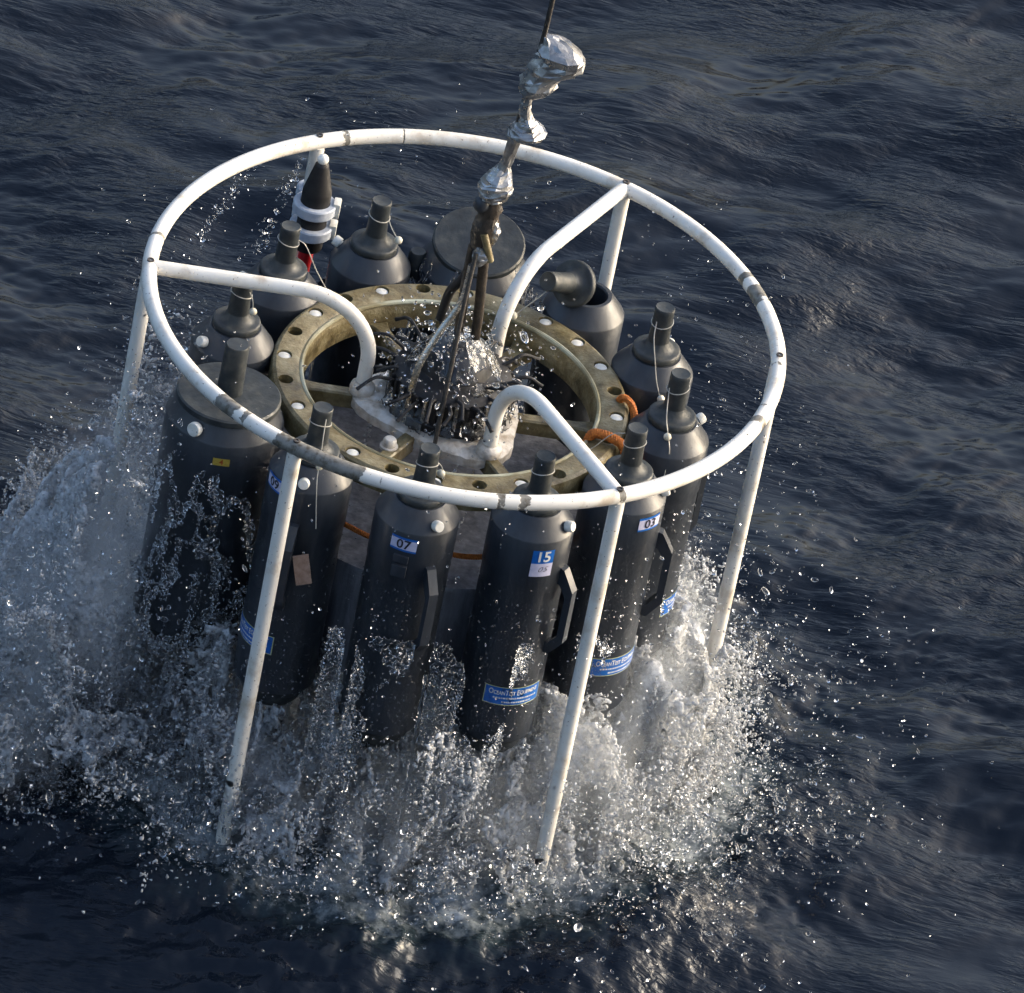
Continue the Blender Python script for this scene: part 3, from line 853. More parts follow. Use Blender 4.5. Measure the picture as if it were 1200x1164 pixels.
# ------------------------------------------------------------------ cable, tape and bridle
cab = empty('lifting_cable', (0.005, 0, ZR + 0.16))
tag(cab, 'lifting cable wrapped in crumpled silver tape, rising above the cage', 'cable')
def rel(p): return Vector(p) - Vector((0.005, 0, 0.16))
MB().tube([rel(p) for p in spline([(0.020, 0, 0.37), (0.033, 0, 0.53), (0.044, 0, 0.66), (0.055, 0, 0.80), (0.058, 0, 0.90), (0.075, 0.02, 1.5), (0.16, 0.05, 4.0), (0.25, 0.1, 7.0)], 8)], 0.0062, 10).build('wire', M['wire'], cab)
def tape_wrap(path, radii, seed, amt=0.44, seg=16, n=24, squash=1.0):
    """a sleeve of crumpled tape: creased facets, pulled in and out along the cable"""
    P = [Vector(p) for p in path]
    c = spline(P, max(2, n // (len(P) - 1)))
    n = len(c)
    rr_ = np.interp(np.linspace(0, 1, n), np.linspace(0, 1, len(radii)), radii)
    rs = np.random.default_rng(seed)
    vs_ = []; fs_ = []
    f = rs.normal(size=(9, 4))
    for i in range(n):
        for k in range(seg):
            t = 2 * PI * k / seg
            u = np.array([math.cos(t), math.sin(t), i / n * 3.2])
            cr = sum(abs(math.sin(2.0 * (u @ f[j, :3]) + 7 * f[j, 3])) for j in range(9)) / 9
            q = rr_[i] * (1 - amt + amt * 2 * cr) * (1 + rs.uniform(-.06, .06))
            vs_.append(rel(c[i] + Vector((math.cos(t) * q, math.sin(t) * q * squash, rs.uniform(-.003, .003)))))
    for i in range(n - 1):
        for k in range(seg):
            k2 = (k + 1) % seg
            fs_.append((i * seg + k, i * seg + k2, (i + 1) * seg + k2)); fs_.append((i * seg + k, (i + 1) * seg + k2, (i + 1) * seg + k))
    fs_.append(tuple(range(seg))[::-1]); fs_.append(tuple((n - 1) * seg + k for k in range(seg)))
    return MB().add(vs_, fs_).build('tape_wrap', M['foil'], cab, angle=13)
tape_wrap([(0.050, -.004, 0.628), (0.058, -.004, 0.66), (0.072, -.005, 0.70), (0.098, -.006, 0.735), (0.094, -.004, 0.775), (0.066, -.002, 0.797)], [0.008, 0.032, 0.040, 0.036, 0.046, 0.054, 0.050, 0.030, 0.010], 1)
tape_wrap([(0.036, 0, 0.512), (0.058, -.004, 0.530), (0.060, -.004, 0.552), (0.046, 0, 0.585), (0.046, 0, 0.632)], [0.010, 0.034, 0.040, 0.024, 0.014, 0.012, 0.011], 4, n=28)
tape_wrap([(0.020, 0, 0.41), (0.028, 0, 0.45), (0.034, 0, 0.50), (0.038, 0, 0.525)], [0.016, 0.013, 0.016, 0.017], 5, 0.2, 16, 20)
tape_wrap([(0.014, 0, 0.325), (0.012, -.004, 0.35), (0.015, -.005, 0.385), (0.022, 0, 0.425)], [0.012, 0.032, 0.036, 0.030, 0.013], 6, n=24)
tape_wrap([(0.006, -.022, 0.16), (0.012, -.024, 0.185), (0.012, -.022, 0.21)], [0.010, 0.020, 0.012], 8, n=14)
tape_wrap([(0.030, -.008, 0.215), (0.030, -.008, 0.25), (0.024, -.004, 0.285)], [0.006, 0.013, 0.006], 9, n=14)
MB().tube([rel(p) for p in spline([(0.016, 0, 0.40), (0.012, 0, 0.33), (0.008, 0, 0.26), (0.003, 0, 0.19)], 6)], [0.017, 0.019, 0.021, 0.024, 0.026, 0.024, 0.022, 0.025, 0.028, 0.027, 0.025, 0.028, 0.03, 0.031, 0.03, 0.029, 0.028, 0.026, 0.02], 14, wob=0.10).build('termination', M['rust'], cab)
MB().ball(rel((-0.012, -0.02, 0.325)), 0.019, (1, 1, 1.2)).build('clevis_pin', M['shoulder'], cab)
for sx_ in (-1, 1):
    MB().tube([rel(p) for p in spline([(0.003 + sx_ * 0.014, 0, 0.20), (0.006 + sx_ * 0.018, 0, 0.10), (0.012 + sx_ * 0.020, 0.0, 0.0), (0.014 + sx_ * 0.020, 0, -0.06)], 5)], 0.0125, 12).build('shackle_arm', M['rust'], cab)
MB().tube([rel(p) for p in spline([(-0.002, -0.04, 0.20), (-0.006, -0.08, 0.08), (-0.008, -0.135, -0.10), (-0.010, -0.19, -0.248)], 8)], 0.0055, 10).build('bridle_wire', M['wire'], cab)
MB().tube([rel(p) for p in spline([(-0.006, -0.03, 0.16), (-0.014, -0.04, 0.06), (-0.055, -0.07, -0.03), (-0.085, -0.10, -0.12), (-0.092, -0.115, -0.255)], 8)], 0.0085, 12).build('bridle_rod', M['steel'], cab)
MB().tube([rel(p) for p in spline([(0.0, 0.02, 0.16), (-0.02, 0.03, 0.08), (-0.045, 0.05, 0.02), (-0.055, 0.05, -0.06)], 8)], 0.0115, 12).build('bridle_rod', M['black'], cab)
MB().tube([rel(p) for p in spline([(0.008, -0.03, 0.25), (0.022, -0.034, 0.215), (0.034, -0.03, 0.18)], 5)], 0.009, 10).build('tape_band', M['khaki'], cab)

# ------------------------------------------------------------------ beacon clamped to the back leg
aB = LEG_A[1]
lx, ly = RR * math.cos(aB), RR * math.sin(aB)
bc = empty('strobe_beacon', (lx + 0.020, ly - 0.062, ZR - 0.262))
tag(bc, 'black beacon with white ball tip and pale clamps on the back leg', 'beacon')
MB().lathe([(0.0001, 0.0), (0.034, 0.0), (0.036, 0.004), (0.036, 0.162), (0.0345, 0.168), (0.0175, 0.236), (0.0165, 0.240), (0.010, 0.246)], 32).build('body', M['black'], bc)
MB().ball((0, 0, 0.254), 0.0142).build('ball_tip', M['plug'], bc)
MB().lathe([(0.013, -0.085), (0.0155, -0.08), (0.018, -0.03), (0.016, 0.002)], 20, cap0=True).build('tail', M['red'], bc)
def clamp_ring(z):
    mb = MB()
    # loop round the beacon and round the leg
    out = []
    for k in range(28):
        a = 2 * PI * k / 28
        out.append((0.045 * math.cos(a), 0.045 * math.sin(a)))
    mb.lathe([(0.037, z - 0.0145), (0.050, z - 0.0145), (0.053, z - 0.011), (0.053, z + 0.011), (0.050, z + 0.0145), (0.037, z + 0.0145)], 32, closed=True)
    mb.lathe([(0.0180, z - 0.0145), (0.030, z - 0.0145), (0.033, z - 0.011), (0.033, z + 0.011), (0.030, z + 0.0145), (0.0180, z + 0.0145)], 24, Matrix.Translation((-0.020, 0.062, 0)), closed=True)
    o = mb.build('clamp', M['clamp'], bc)
    MB().box((0.053, 0.010, z), (0.009, 0.018, 0.020), bev=0.004).build('clamp_ear', M['plug'], o)
clamp_ring(0.118); clamp_ring(0.055)

# ------------------------------------------------------------------ orange rope
def twisted(pts, r, turns, name, label, closed=False):
    P = spline(pts, 14) if not closed else [Vector(p) for p in pts]
    n = len(P)
    mb = MB()
    for s in range(3):
        q = []
        nv = Vector((0, 0, 1))
        for i, p in enumerate(P):
            T = (P[min(i + 1, n - 1)] - P[max(i - 1, 0)]).normalized()
            u = T.cross(nv)
            u = (u if u.length > 0.1 else T.cross(Vector((1, 0, 0)))).normalized(); v = T.cross(u)
            a = 2 * PI * (turns * i / n + s / 3)
            q.append(p + (u * math.cos(a) + v * math.sin(a)) * r * 0.55)
        mb.tube(q, r * 0.62, 7)
    o = mb.build(name, M['rope'])
    c = sum((Vector(p) for p in P), Vector()) / n
    return tag(o, label, 'rope')
pts = [(0.425 * math.cos(RAD(a)), 0.425 * math.sin(RAD(a)), ZR - 0.392 + 0.004 * math.sin(a * .2)) for a in np.linspace(-146, -30, 150)]
twisted(pts, 0.0068, 48, 'rope', 'orange rope stretched across the gaps behind the front bottles', closed=True)
twisted([(0.395, 0.075, ZF - 0.015), (0.405, 0.072, ZF + 0.010), (0.425, 0.060, ZF + 0.010), (0.441, 0.035, ZF - 0.010), (0.443, 0.0, ZF - 0.04), (0.437, -0.02, ZF - 0.08)], 0.0085, 11, 'rope', 'short orange rope looped through a hole at the right of the bronze ring')
twisted([(0.338, -0.098, ZF - 0.03), (0.348, -0.102, ZF + 0.008), (0.37, -0.106, ZF + 0.017), (0.40, -0.115, ZF + 0.017), (0.425, -0.124, ZF + 0.008), (0.440, -0.13, ZF - 0.03), (0.437, -0.13, ZF - 0.08)], 0.0108, 9, 'rope', 'thick orange rope lashed over the right front of the bronze ring')

# ------------------------------------------------------------------ the splash
def gn_tree(name):
    t = bpy.data.node_groups.new(name, 'GeometryNodeTree')
    t.interface.new_socket('Geometry', in_out='INPUT', socket_type='NodeSocketGeometry')
    t.interface.new_socket('Geometry', in_out='OUTPUT', socket_type='NodeSocketGeometry')
    return t, t.nodes.new('NodeGroupInput'), t.nodes.new('NodeGroupOutput')

def named(t, nm, ty):
    a = t.nodes.new('GeometryNodeInputNamedAttribute'); a.data_type = ty
    a.inputs['Name'].default_value = nm
    return [o for o in a.outputs if o.enabled][0]

def water_mat(name, white, rough, clear=(0.02, 0.06)):
    """clear water mixed with white aerated water"""
    mt, n, b, o = new_mat(name)
    b.inputs['Base Color'].default_value = (0.93, 0.96, 1.0, 1)
    b.inputs['Transmission Weight'].default_value = 1.0
    b.inputs['Roughness'].default_value = rough
    b.inputs['IOR'].default_value = 1.333
    if white <= 0: return mt
    d = n.nodes.new('ShaderNodeBsdfPrincipled')
    d.inputs['Base Color'].default_value = (0.90, 0.92, 0.95, 1)
    d.inputs['Roughness'].default_value = 0.22
    tr = n.nodes.new('ShaderNodeBsdfTranslucent'); tr.inputs[0].default_value = (0.90, 0.92, 0.95, 1)
    m1 = n.nodes.new('ShaderNodeMixShader'); m1.inputs[0].default_value = 0.45
    n.links.new(d.outputs[0], m1.inputs[1]); n.links.new(tr.outputs[0], m1.inputs[2])
    nz = noise_node(n, 34, 6, 0.7)
    mr = n.nodes.new('ShaderNodeMapRange'); mr.inputs['From Min'].default_value = 0.36; mr.inputs['From Max'].default_value = 0.60
    mr.inputs['To Min'].default_value = 0.06; mr.inputs['To Max'].default_value = white
    n.links.new(nz.outputs[0], mr.inputs[0])
    m2 = n.nodes.new('ShaderNodeMixShader')
    n.links.new(mr.outputs[0], m2.inputs[0]); n.links.new(b.outputs[0], m2.inputs[1]); n.links.new(m1.outputs[0], m2.inputs[2])
    n.links.new(m2.outputs[0], o.inputs['Surface'])
    return mt
M['drop'] = water_mat('water_drops', 0.0, 0.0)
M['splash'] = water_mat('splashing_water', 0.92, 0.05)

def point_object(name, P, attrs):
    me = bpy.data.meshes.new(name)
    me.vertices.add(len(P)); me.vertices.foreach_set('co', np.asarray(P, np.float32).ravel())
    for k, (ty, v) in attrs.items():
        a = me.attributes.new(k, ty, 'POINT')
        a.data.foreach_set('vector' if ty == 'FLOAT_VECTOR' else 'value', np.asarray(v, np.float32).ravel())
    return link(name, me)

def drops_object(name, P, R_, stretch, label, mat, sub=2):
    n = len(P)
    rot = rng.uniform(-PI, PI, (n, 3))
    scl = R_[:, None] * np.stack([rng.uniform(0.6, 1.15, n), rng.uniform(0.6, 1.15, n), rng.uniform(0.8, stretch, n)], -1)
    o = point_object(name, P, {'scl': ('FLOAT_VECTOR', scl), 'rot': ('FLOAT_VECTOR', rot)})
    t, gi, go = gn_tree(name)
    ico = t.nodes.new('GeometryNodeMeshIcoSphere'); ico.inputs['Radius'].default_value = 1.0; ico.inputs['Subdivisions'].default_value = sub
    ss = t.nodes.new('GeometryNodeSetShadeSmooth'); t.links.new(ico.outputs['Mesh'], ss.inputs['Geometry'])
    sm = t.nodes.new('GeometryNodeSetMaterial'); sm.inputs['Material'].default_value = mat; t.links.new(ss.outputs[0], sm.inputs['Geometry'])
    ip = t.nodes.new('GeometryNodeInstanceOnPoints')
    t.links.new(gi.outputs[0], ip.inputs['Points']); t.links.new(sm.outputs[0], ip.inputs['Instance'])
    t.links.new(named(t, 'scl', 'FLOAT_VECTOR'), ip.inputs['Scale']); t.links.new(named(t, 'rot', 'FLOAT_VECTOR'), ip.inputs['Rotation'])
    t.links.new(ip.outputs[0], go.inputs[0])
    md = o.modifiers.new('drops', 'NODES'); md.node_group = t
    o.data.materials.append(mat)
    return tag(o, label, 'water', kind='stuff')

def liquid_object(name, P, R_, label, mat, voxel=0.0054, amp=0.005):
    o = point_object(name, P, {'rad': ('FLOAT', R_)})
    t, gi, go = gn_tree(name)
    mp = t.nodes.new('GeometryNodeMeshToPoints'); t.links.new(gi.outputs[0], mp.inputs['Mesh'])
    t.links.new(named(t, 'rad', 'FLOAT'), mp.inputs['Radius'])
    pv = t.nodes.new('GeometryNodePointsToVolume'); pv.resolution_mode = 'VOXEL_SIZE'
    pv.inputs['Voxel Size'].default_value = voxel
    t.links.new(mp.outputs[0], pv.inputs['Points']); t.links.new(named(t, 'rad', 'FLOAT'), pv.inputs['Radius'])
    vm = t.nodes.new('GeometryNodeVolumeToMesh'); vm.inputs['Threshold'].default_value = 0.2
    t.links.new(pv.outputs[0], vm.inputs['Volume'])
    sp = t.nodes.new('GeometryNodeSetPosition'); t.links.new(vm.outputs[0], sp.inputs['Geometry'])
    nz = t.nodes.new('ShaderNodeTexNoise'); nz.inputs['Scale'].default_value = 55; nz.inputs['Detail'].default_value = 2
    vmth = t.nodes.new('ShaderNodeVectorMath'); vmth.operation = 'SUBTRACT'; vmth.inputs[1].default_value = (0.5, 0.5, 0.5)
    t.links.new(nz.outputs['Color'], vmth.inputs[0])
    vsc = t.nodes.new('ShaderNodeVectorMath'); vsc.operation = 'SCALE'; vsc.inputs['Scale'].default_value = amp * 2
    t.links.new(vmth.outputs[0], vsc.inputs[0]); t.links.new(vsc.outputs[0], sp.inputs['Offset'])
    ss = t.nodes.new('GeometryNodeSetShadeSmooth'); t.links.new(sp.outputs[0], ss.inputs['Geometry'])
    sm = t.nodes.new('GeometryNodeSetMaterial'); sm.inputs['Material'].default_value = mat; t.links.new(ss.outputs[0], sm.inputs['Geometry'])
    t.links.new(sm.outputs[0], go.inputs[0])
    md = o.modifiers.new('liquid', 'NODES'); md.node_group = t
    o.data.materials.append(mat)
    return tag(o, label, 'water', kind='stuff')

def keep(P, scale, thr, seed, zs=0.5):
    f = fbm(P[:, 0] * scale + 40, P[:, 1] * scale + 40, P[:, 2] * scale * zs + 40, seed, 3)
    return f > thr

BOT = [(a, 0.527) for a in (-92, -62, -32, -122, -2, 28, 178, 148)] + [(-152, 0.572)]
def splash_points():
    L = []; LR = []; D = []; DR = []; S = []; SR = []
    def lig(P, R_): L.append(np.asarray(P)); LR.append(np.asarray(R_))
    def strm(P, R_): S.append(np.asarray(P)); SR.append(np.asarray(R_))
    def drp(P, R_): D.append(np.asarray(P)); DR.append(np.asarray(R_))
    def sizes(n, med, sg=0.5, hi=0.010): return np.clip(med * np.exp(rng.normal(size=n) * sg), 0.0009, hi)
    # torn sheets: thin curved films with holes
    def films(n, gen, scale, eps, hole, seed, zs=0.6, r=(0.0046, 0.0062), dest=lig):
        P = gen(n)
        f = fbm(P[:, 0] * scale + 20, P[:, 1] * scale + 20, P[:, 2] * scale * zs + 20, seed, 3)
        k = np.abs(f - 0.5) < eps
        P = P[k]
        g = fbm(P[:, 0] * 10 + 60, P[:, 1] * 10 + 60, P[:, 2] * 6 + 60, seed + 3, 4)
        P = P[g > hole]
        dest(P, rng.uniform(r[0], r[1], len(P)))
    def g_plume(n):
        x = -0.82 + rng.normal(size=n) * 0.13
        zz = 0.03 + np.clip(0.42 + 1.8 * (x + 0.98), 0.15, 0.85) * rng.random(n) ** 1.25
        return np.stack([x, -0.30 + rng.normal(size=n) * 0.17 + 0.10 * zz, zz], -1)
    films(900000, g_plume, 4.5, 0.0115, 0.46, 101, 0.36)
    def g_base(n):
        th = rng.uniform(-PI, 0.9, n); r = 0.62 + rng.normal(size=n) * 0.085
        return np.stack([r * np.cos(th), r * np.sin(th), 0.05 + np.abs(rng.normal(size=n)) * 0.11], -1)
    films(1500000, g_base, 4.5, 0.012, 0.445, 111, 0.45)
    def g_pour(n):
        th = rng.uniform(-2.6, 0.4, n); r = 0.53 + rng.normal(size=n) * 0.07
        return np.stack([r * np.cos(th), r * np.sin(th), 0.03 + 0.42 * rng.random(n) ** 1.2], -1)
    films(1000000, g_pour, 6, 0.012, 0.45, 121, 0.12)
    def g_left(n):      # low tumbling water running out to the left
        x = -0.78 + rng.normal(size=n) * 0.20
        return np.stack([x, -0.52 + rng.normal(size=n) * 0.13 - 0.25 * (x + 0.78), 0.02 + 0.22 * rng.random(n) ** 1.7], -1)
    films(420000, g_left, 5, 0.011, 0.47, 151, 0.5)
    n = 5000
    P = g_left(n); P[:, 2] *= 1.5
    drp(P, sizes(n, 0.0016, 0.55))
    def g_right(n):     # the bright heap of water under the right hand bottles
        th = -0.5 + rng.normal(size=n) * 0.42; r = 0.66 + rng.normal(size=n) * 0.075
        return np.stack([r * np.cos(th), r * np.sin(th), 0.03 + 0.42 * rng.random(n) ** 1.5], -1)
    films(800000, g_right, 5, 0.012, 0.44, 141, 0.30)
    def g_veil(n):      # water running off in front of the front bottles
        th = -PI / 2 + rng.normal(size=n) * 0.55; r = 0.640 + rng.normal(size=n) * 0.012
        return np.stack([r * np.cos(th), r * np.sin(th), 0.05 + 0.62 * rng.random(n) ** 1.4], -1)
    films(420000, g_veil, 9, 0.016, 0.50, 131, 0.07, (0.0030, 0.0042), strm)
    # crown jets: thrown up and out, breaking into drops
    for j in range(150):
        a = rng.uniform(-PI, PI)
        a = a if rng.random() < 0.5 else rng.normal() * 0.9 - PI / 2
        r0 = rng.uniform(0.55, 0.80)
        p0 = np.array([r0 * math.cos(a), r0 * math.sin(a), 0.05])
        v = np.array([math.cos(a), math.sin(a), 0]) * rng.uniform(0.1, 1.0) + np.array([rng.normal() * .2, rng.normal() * .2, rng.uniform(0.8, 2.0)])
        T = v[2] / 9.8 * rng.uniform(0.8, 1.7)
        t = np.linspace(0, T, 22)
        Q = p0 + v * t[:, None] - 0.5 * np.array([0, 0, 9.8]) * (t ** 2)[:, None]
        lig(Q[:14] + rng.normal(size=(14, 3)) * 0.003, np.linspace(0.011, 0.0055, 14) * rng.uniform(0.8, 1.1))
        m_ = 16
        drp(Q[rng.integers(6, 22, m_)] + rng.normal(size=(m_, 3)) * 0.02, sizes(m_, 0.0030))
    # water draining out of the feet of the bottles
    for a, rb in BOT:
        c = np.array([rb * math.cos(RAD(a)), rb * math.sin(RAD(a))])
        for j in range(34):
            ph = rng.uniform(0, 2 * PI); q = rng.uniform(0.2, 1.0) * 0.10
            zt = rng.uniform(0.28, 0.42); nn = 26
            zz = np.linspace(zt, 0.02, nn)
            fall = (zt - zz)
            off = np.array([math.cos(ph), math.sin(ph)]) * (q + fall[:, None] * rng.uniform(-0.05, 0.30))
            wob = 0.010 * np.stack([np.sin(zz * rng.uniform(15, 40) + rng.uniform(0, 6)), np.cos(zz * rng.uniform(15, 40) + rng.uniform(0, 6))], -1)
            Q = np.concatenate([c + off + wob, zz[:, None]], -1)
            sel = fbm(zz * 14, np.full(nn, j * 3.3), 0, 5, 2) > 0.44
            if sel.sum() < 2: continue
            lig(Q[sel], rng.uniform(0.0058, 0.0095, sel.sum()))
        n = 900
        zz = rng.random(n) ** 1.5 * 0.42
        ph = rng.uniform(0, 2 * PI, n); q = 0.12 + rng.normal(size=n) * 0.05 + (0.4 - zz) * 0.12
        drp(np.stack([c[0] + q * np.cos(ph), c[1] + q * np.sin(ph), zz + 0.03], -1), sizes(n, 0.0019))
    # two twisted pours below 07, and a thin thread
    for (x, y, z0, z1, w_, tw) in ((-0.075, -0.60, 0.50, 0.03, 0.020, 9), (-0.045, -0.605, 0.46, 0.03, 0.014, 12), (0.075, -0.66, 0.60, 0.02, 0.003, 5), (-0.42, -0.66, 0.30, -0.02, 0.012, 8)):
        zz = np.linspace(z0, z1, 240)
        for s in range(3):
            Q = np.stack([x + w_ * np.sin(zz * tw * 3 + s * 2.1) + (z0 - zz) * 0.02, y + w_ * np.cos(zz * tw * 3 + s * 2.1), zz], -1)
            strm(Q, 0.0036 + 0.004 * fbm(zz * 25, zz * 0 + s, 0, 8, 2) + (0 if w_ > 0.005 else -0.001))
    # tall plume thrown up along the left side
    n = 22000
    x = -0.84 + rng.normal(size=n) * 0.17
    zz = 0.03 + np.clip(0.48 + 1.8 * (x + 0.98), 0.18, 0.98) * rng.random(n) ** 1.3; y = -0.30 + rng.normal(size=n) * 0.22 + 0.10 * zz
    P = np.stack([x, y, zz], -1); k = keep(P, 6, 0.44, 9, 0.5)
    drp(P[k], sizes(k.sum(), 0.0015, 0.6))
    # sheets clinging to the left wide bottle and streaming off it
    c = 0.572 * np.array([math.cos(RAD(-152)), math.sin(RAD(-152))])
    n = 60000
    ph = rng.uniform(-2.9, 0.1, n); zz = 0.25 + 0.62 * rng.random(n)
    q = 0.144 + np.abs(rng.normal(size=n)) * 0.012
    P = np.stack([c[0] + q * np.cos(ph), c[1] + q * np.sin(ph), zz], -1)
    k = np.abs(fbm(P[:, 0] * 14 + 9, P[:, 1] * 14, P[:, 2] * 7, 13, 3) - 0.5) < 0.022
    strm(P[k], rng.uniform(0.0032, 0.0044, k.sum()))
    # water boiling over the carousel in the hub
    n = 40000
    rr_ = 0.165 * np.sqrt(rng.random(n)); ph = rng.uniform(0, 2 * PI, n)
    zz = ZH + 0.128 + 0.10 * (1 - np.clip(rr_ / 0.11, 0, 1) ** 1.6) - 0.10 * np.clip((rr_ - 0.11) / 0.055, 0, 1) + 0.02 * (fbm(np.cos(ph) * 3 + 4, np.sin(ph) * 3, rr_ * 30, 15, 3) - 0.5)
    P = np.stack([rr_ * np.cos(ph), rr_ * np.sin(ph), zz], -1)
    k = fbm(P[:, 0] * 26 + 9, P[:, 1] * 26 + 9, P[:, 2] * 18, 17, 4) > 0.475
    strm(P[k], rng.uniform(0.0032, 0.0046, k.sum()))
    n = 1500
    rr_ = 0.10 + rng.normal(size=n) * 0.08; ph = rng.uniform(0, 2 * PI, n)
    drp(np.stack([rr_ * np.cos(ph), rr_ * np.sin(ph), ZH + 0.05 + np.abs(rng.normal(size=n)) * 0.10], -1), sizes(n, 0.0022))
    # runnels off the hub through the openings, and behind the cable
    for j in range(12):
        a = rng.uniform(0, 2 * PI); r0 = rng.uniform(0.17, 0.22); zt = ZH - 0.01; nn = 16
        zz = np.linspace(zt, zt - rng.uniform(0.05, 0.25), nn)
        Q = np.stack([r0 * math.cos(a) + 0.006 * np.sin(zz * 60 + j), r0 * math.sin(a) + 0.006 * np.cos(zz * 47 + j), zz], -1)
        lig(Q, rng.uniform(0.0052, 0.007, nn))
    for (bx, by) in ((0.12, 0.44), (-0.13, 0.46), (0.20, 0.42), (-0.02, 0.45), (0.15, 0.46)):
        for j in range(9):
            zt = ZF + rng.uniform(-0.05, 0.04); nn = 60
            zz = np.linspace(zt, zt - rng.uniform(0.08, 0.28), nn)
            Q = np.stack([bx + rng.normal() * .02 + 0.006 * np.sin(zz * 50 + j), by + rng.normal() * .015 + 0.006 * np.cos(zz * 41 + j), zz], -1)
            strm(Q, rng.uniform(0.0032, 0.0046, nn))
    # drops: dense ring near the surface, thrown out over the water to the right, and fine sprinkle round the cage
    n = 34000
    th = rng.uniform(-PI, PI, n); r = 0.68 + rng.normal(size=n) * 0.15
    P = np.stack([r * np.cos(th), r * np.sin(th), 0.05 + np.abs(rng.normal(size=n)) * 0.16], -1)
    k = keep(P, 7, 0.46, 21)
    drp(P[k], sizes(k.sum(), 0.0017, 0.6))
    n = 4800
    th = rng.normal(size=n) * 0.65 - 0.25; r = 0.82 + np.abs(rng.normal(size=n)) * 0.24
    P = np.stack([r * np.cos(th), r * np.sin(th), 0.03 + np.abs(rng.normal(size=n)) * 0.09], -1)
    k = keep(P, 6, 0.45, 23)
    drp(P[k], sizes(k.sum(), 0.0018, 0.6, 0.007))
    n = 1400
    th = rng.normal(size=n) * 0.8 - PI / 2; r = 0.85 + np.abs(rng.normal(size=n)) * 0.09
    drp(np.stack([r * np.cos(th), r * np.sin(th), 0.10 + np.abs(rng.normal(size=n)) * 0.05], -1), sizes(n, 0.0017, 0.5))
    n = 4200
    th = rng.uniform(-PI, PI, n); r = rng.uniform(0.60, 0.95, n)
    P = np.stack([r * np.cos(th), r * np.sin(th), rng.random(n) ** 1.6 * 1.25], -1)
    drp(P, sizes(n, 0.0014, 0.5, 0.005))
    # beads of water clinging to the front bottles
    for a, rb in BOT[:5]:
        n = 420
        ph = -PI / 2 + rng.normal(size=n) * 0.8; q = RB + 0.0022
        if rb > 0.55: q = 0.1405
        drp(np.stack([rb * math.cos(RAD(a)) + q * np.cos(ph), rb * math.sin(RAD(a)) + q * np.sin(ph), rng.uniform(0.36, 0.80, n)], -1), sizes(n, 0.0012, 0.45, 0.003))
    # falling curtain at the back left, edged with drops
    for e in (-1, 1):
        n = 110
        t = rng.random(n)
        x = -0.50 + e * (0.045 + 0.03 * t) - 0.10 * t + rng.normal(size=n) * 0.010; y = 0.62 + rng.normal(size=n) * 0.01
        drp(np.stack([x, y, ZR - 0.05 - 0.30 * t], -1), sizes(n, 0.0022, 0.4, 0.005))
    L_, R1 = np.concatenate(L), np.concatenate(LR); D_, R2 = np.concatenate(D), np.concatenate(DR)
    def clear(P):
        ok = P[:, 2] > -0.03
        for k in range(12):
            a = RAD(30 * k - 2); rb, rad = (0.572, 0.139) if k == 7 else (0.527, 0.099)
            d = np.hypot(P[:, 0] - rb * math.cos(a), P[:, 1] - rb * math.sin(a))
            ok &= ~((d < rad) & (P[:, 2] > 0.33) & (P[:, 2] < ZR - 0.2))
        return ok
    a, b = clear(L_), clear(D_)
    for an, zz in ((-96, 0.92), (-64, 0.90), (-38, 0.93), (-130, 0.94)):
        c = np.array([(0.527 + 0.12) * math.cos(RAD(an)), (0.527 + 0.12) * math.sin(RAD(an)), zz])
        b &= np.linalg.norm(D_ - c, axis=1) > 0.13
    S_, R3 = np.concatenate(S), np.concatenate(SR)
    c = clear(S_)
    return L_[a], R1[a], D_[b], R2[b], S_[c], R3[c]
SL, SLR, SD, SDR, SS, SSR = splash_points()
liquid_object('splash_water', SL, SLR, 'white and clear water streaming and splashing round the foot of the cage', M['splash'])
liquid_object('draining_water', SS, SSR, 'clear streams of water running down off the front bottles', M['drop'], voxel=0.0034, amp=0.003)
drops_object('water_drops', SD, SDR, 2.3, 'spray of water drops flying off the cage', M['drop'])

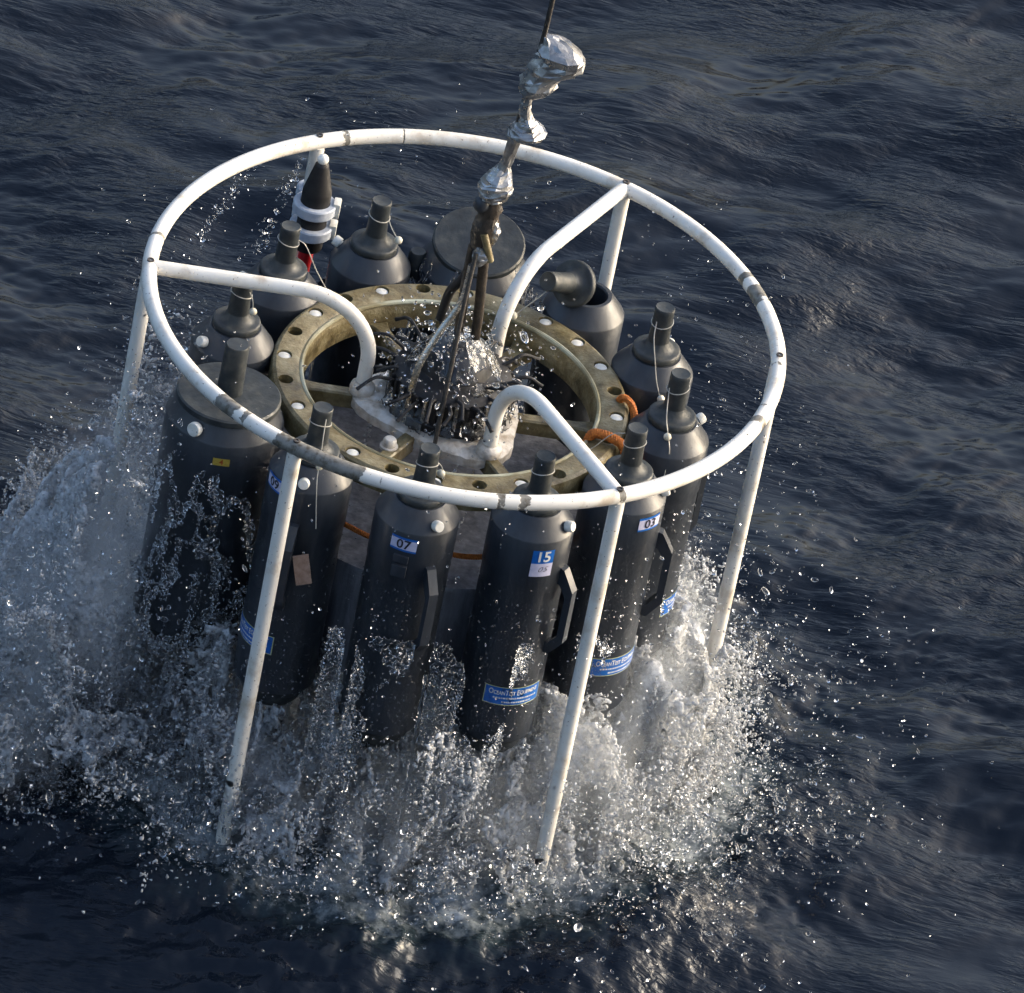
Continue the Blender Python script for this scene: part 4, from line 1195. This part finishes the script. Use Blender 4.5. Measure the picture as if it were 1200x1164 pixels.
# fine spray hanging in the air round the foot of the cage
def make_mist():
    x0, x1, y0, y1, z0, z1 = -1.5, 1.25, -1.2, 1.2, -0.12, 1.12
    mb = MB().box(((x0 + x1) / 2, (y0 + y1) / 2, (z0 + z1) / 2), ((x1 - x0) / 2, (y1 - y0) / 2, (z1 - z0) / 2))
    mt = bpy.data.materials.new('fine_spray'); mt.use_nodes = True
    n = mt.node_tree; n.nodes.clear()
    out = n.nodes.new('ShaderNodeOutputMaterial')
    pv = n.nodes.new('ShaderNodeVolumePrincipled')
    pv.inputs['Color'].default_value = (0.90, 0.95, 1.0, 1); pv.inputs['Anisotropy'].default_value = 0.2
    tc = n.nodes.new('ShaderNodeTexCoord'); sx = n.nodes.new('ShaderNodeSeparateXYZ'); n.links.new(tc.outputs['Object'], sx.inputs[0])
    def mth(op, a, b=None, clamp=False):
        q = n.nodes.new('ShaderNodeMath'); q.operation = op; q.use_clamp = clamp
        for i, v in enumerate((a, b)):
            if v is None: continue
            if hasattr(v, 'is_output'): n.links.new(v, q.inputs[i])
            else: q.inputs[i].default_value = v
        return q.outputs[0]
    def ss(v, a, b, ta=0.0, tb=1.0):
        q = n.nodes.new('ShaderNodeMapRange'); q.interpolation_type = 'SMOOTHSTEP'
        n.links.new(v, q.inputs[0])
        for i, k in enumerate((a, b, ta, tb)): q.inputs[i + 1].default_value = k
        return q.outputs[0]
    X, Y, Z = sx.outputs
    rxy = mth('SQRT', mth('ADD', mth('MULTIPLY', X, X), mth('MULTIPLY', Y, Y)))
    ring = mth('MULTIPLY', ss(rxy, 0.56, 0.80, 1.0, 0.0), ss(rxy, 0.40, 0.60, 0.25, 1.0))
    low = ss(mth('ADD', Z, ss(X, 0.1, 0.65, 0.0, -0.16)), 0.0, 0.36, 1.0, 0.0)
    base = mth('MULTIPLY', mth('MULTIPLY', ring, low), ss(X, -0.3, 0.5, 0.8, 1.7))
    # plume on the left
    px = mth('ADD', X, 0.82); py = mth('ADD', mth('ADD', Y, 0.30), mth('MULTIPLY', Z, -0.1))
    pd = mth('SQRT', mth('ADD', mth('MULTIPLY', mth('MULTIPLY', px, px), 2.2), mth('MULTIPLY', py, py)))
    plume = mth('MULTIPLY', mth('MULTIPLY', ss(pd, 0.14, 0.42, 1.0, 0.0), ss(mth('ADD', Z, mth('MULTIPLY', mth('ADD', X, 0.82), -1.6)), 0.20, 0.78, 1.0, 0.0)), 0.75)
    shape = mth('MAXIMUM', base, plume)
    nz = noise_node(n, 10.0, 5, 0.68, sx=(1, 1, 0.30))
    dens = mth('MULTIPLY', shape, ss(nz.outputs[0], 0.45, 0.60))
    n.links.new(mth('MULTIPLY', dens, 13.0), pv.inputs['Density'])
    n.links.new(pv.outputs[0], out.inputs['Volume'])
    o = mb.build('spray_mist', mt, smooth=False)
    return tag(o, 'thin white spray drifting round the foot of the cage', 'mist', kind='stuff')
make_mist()
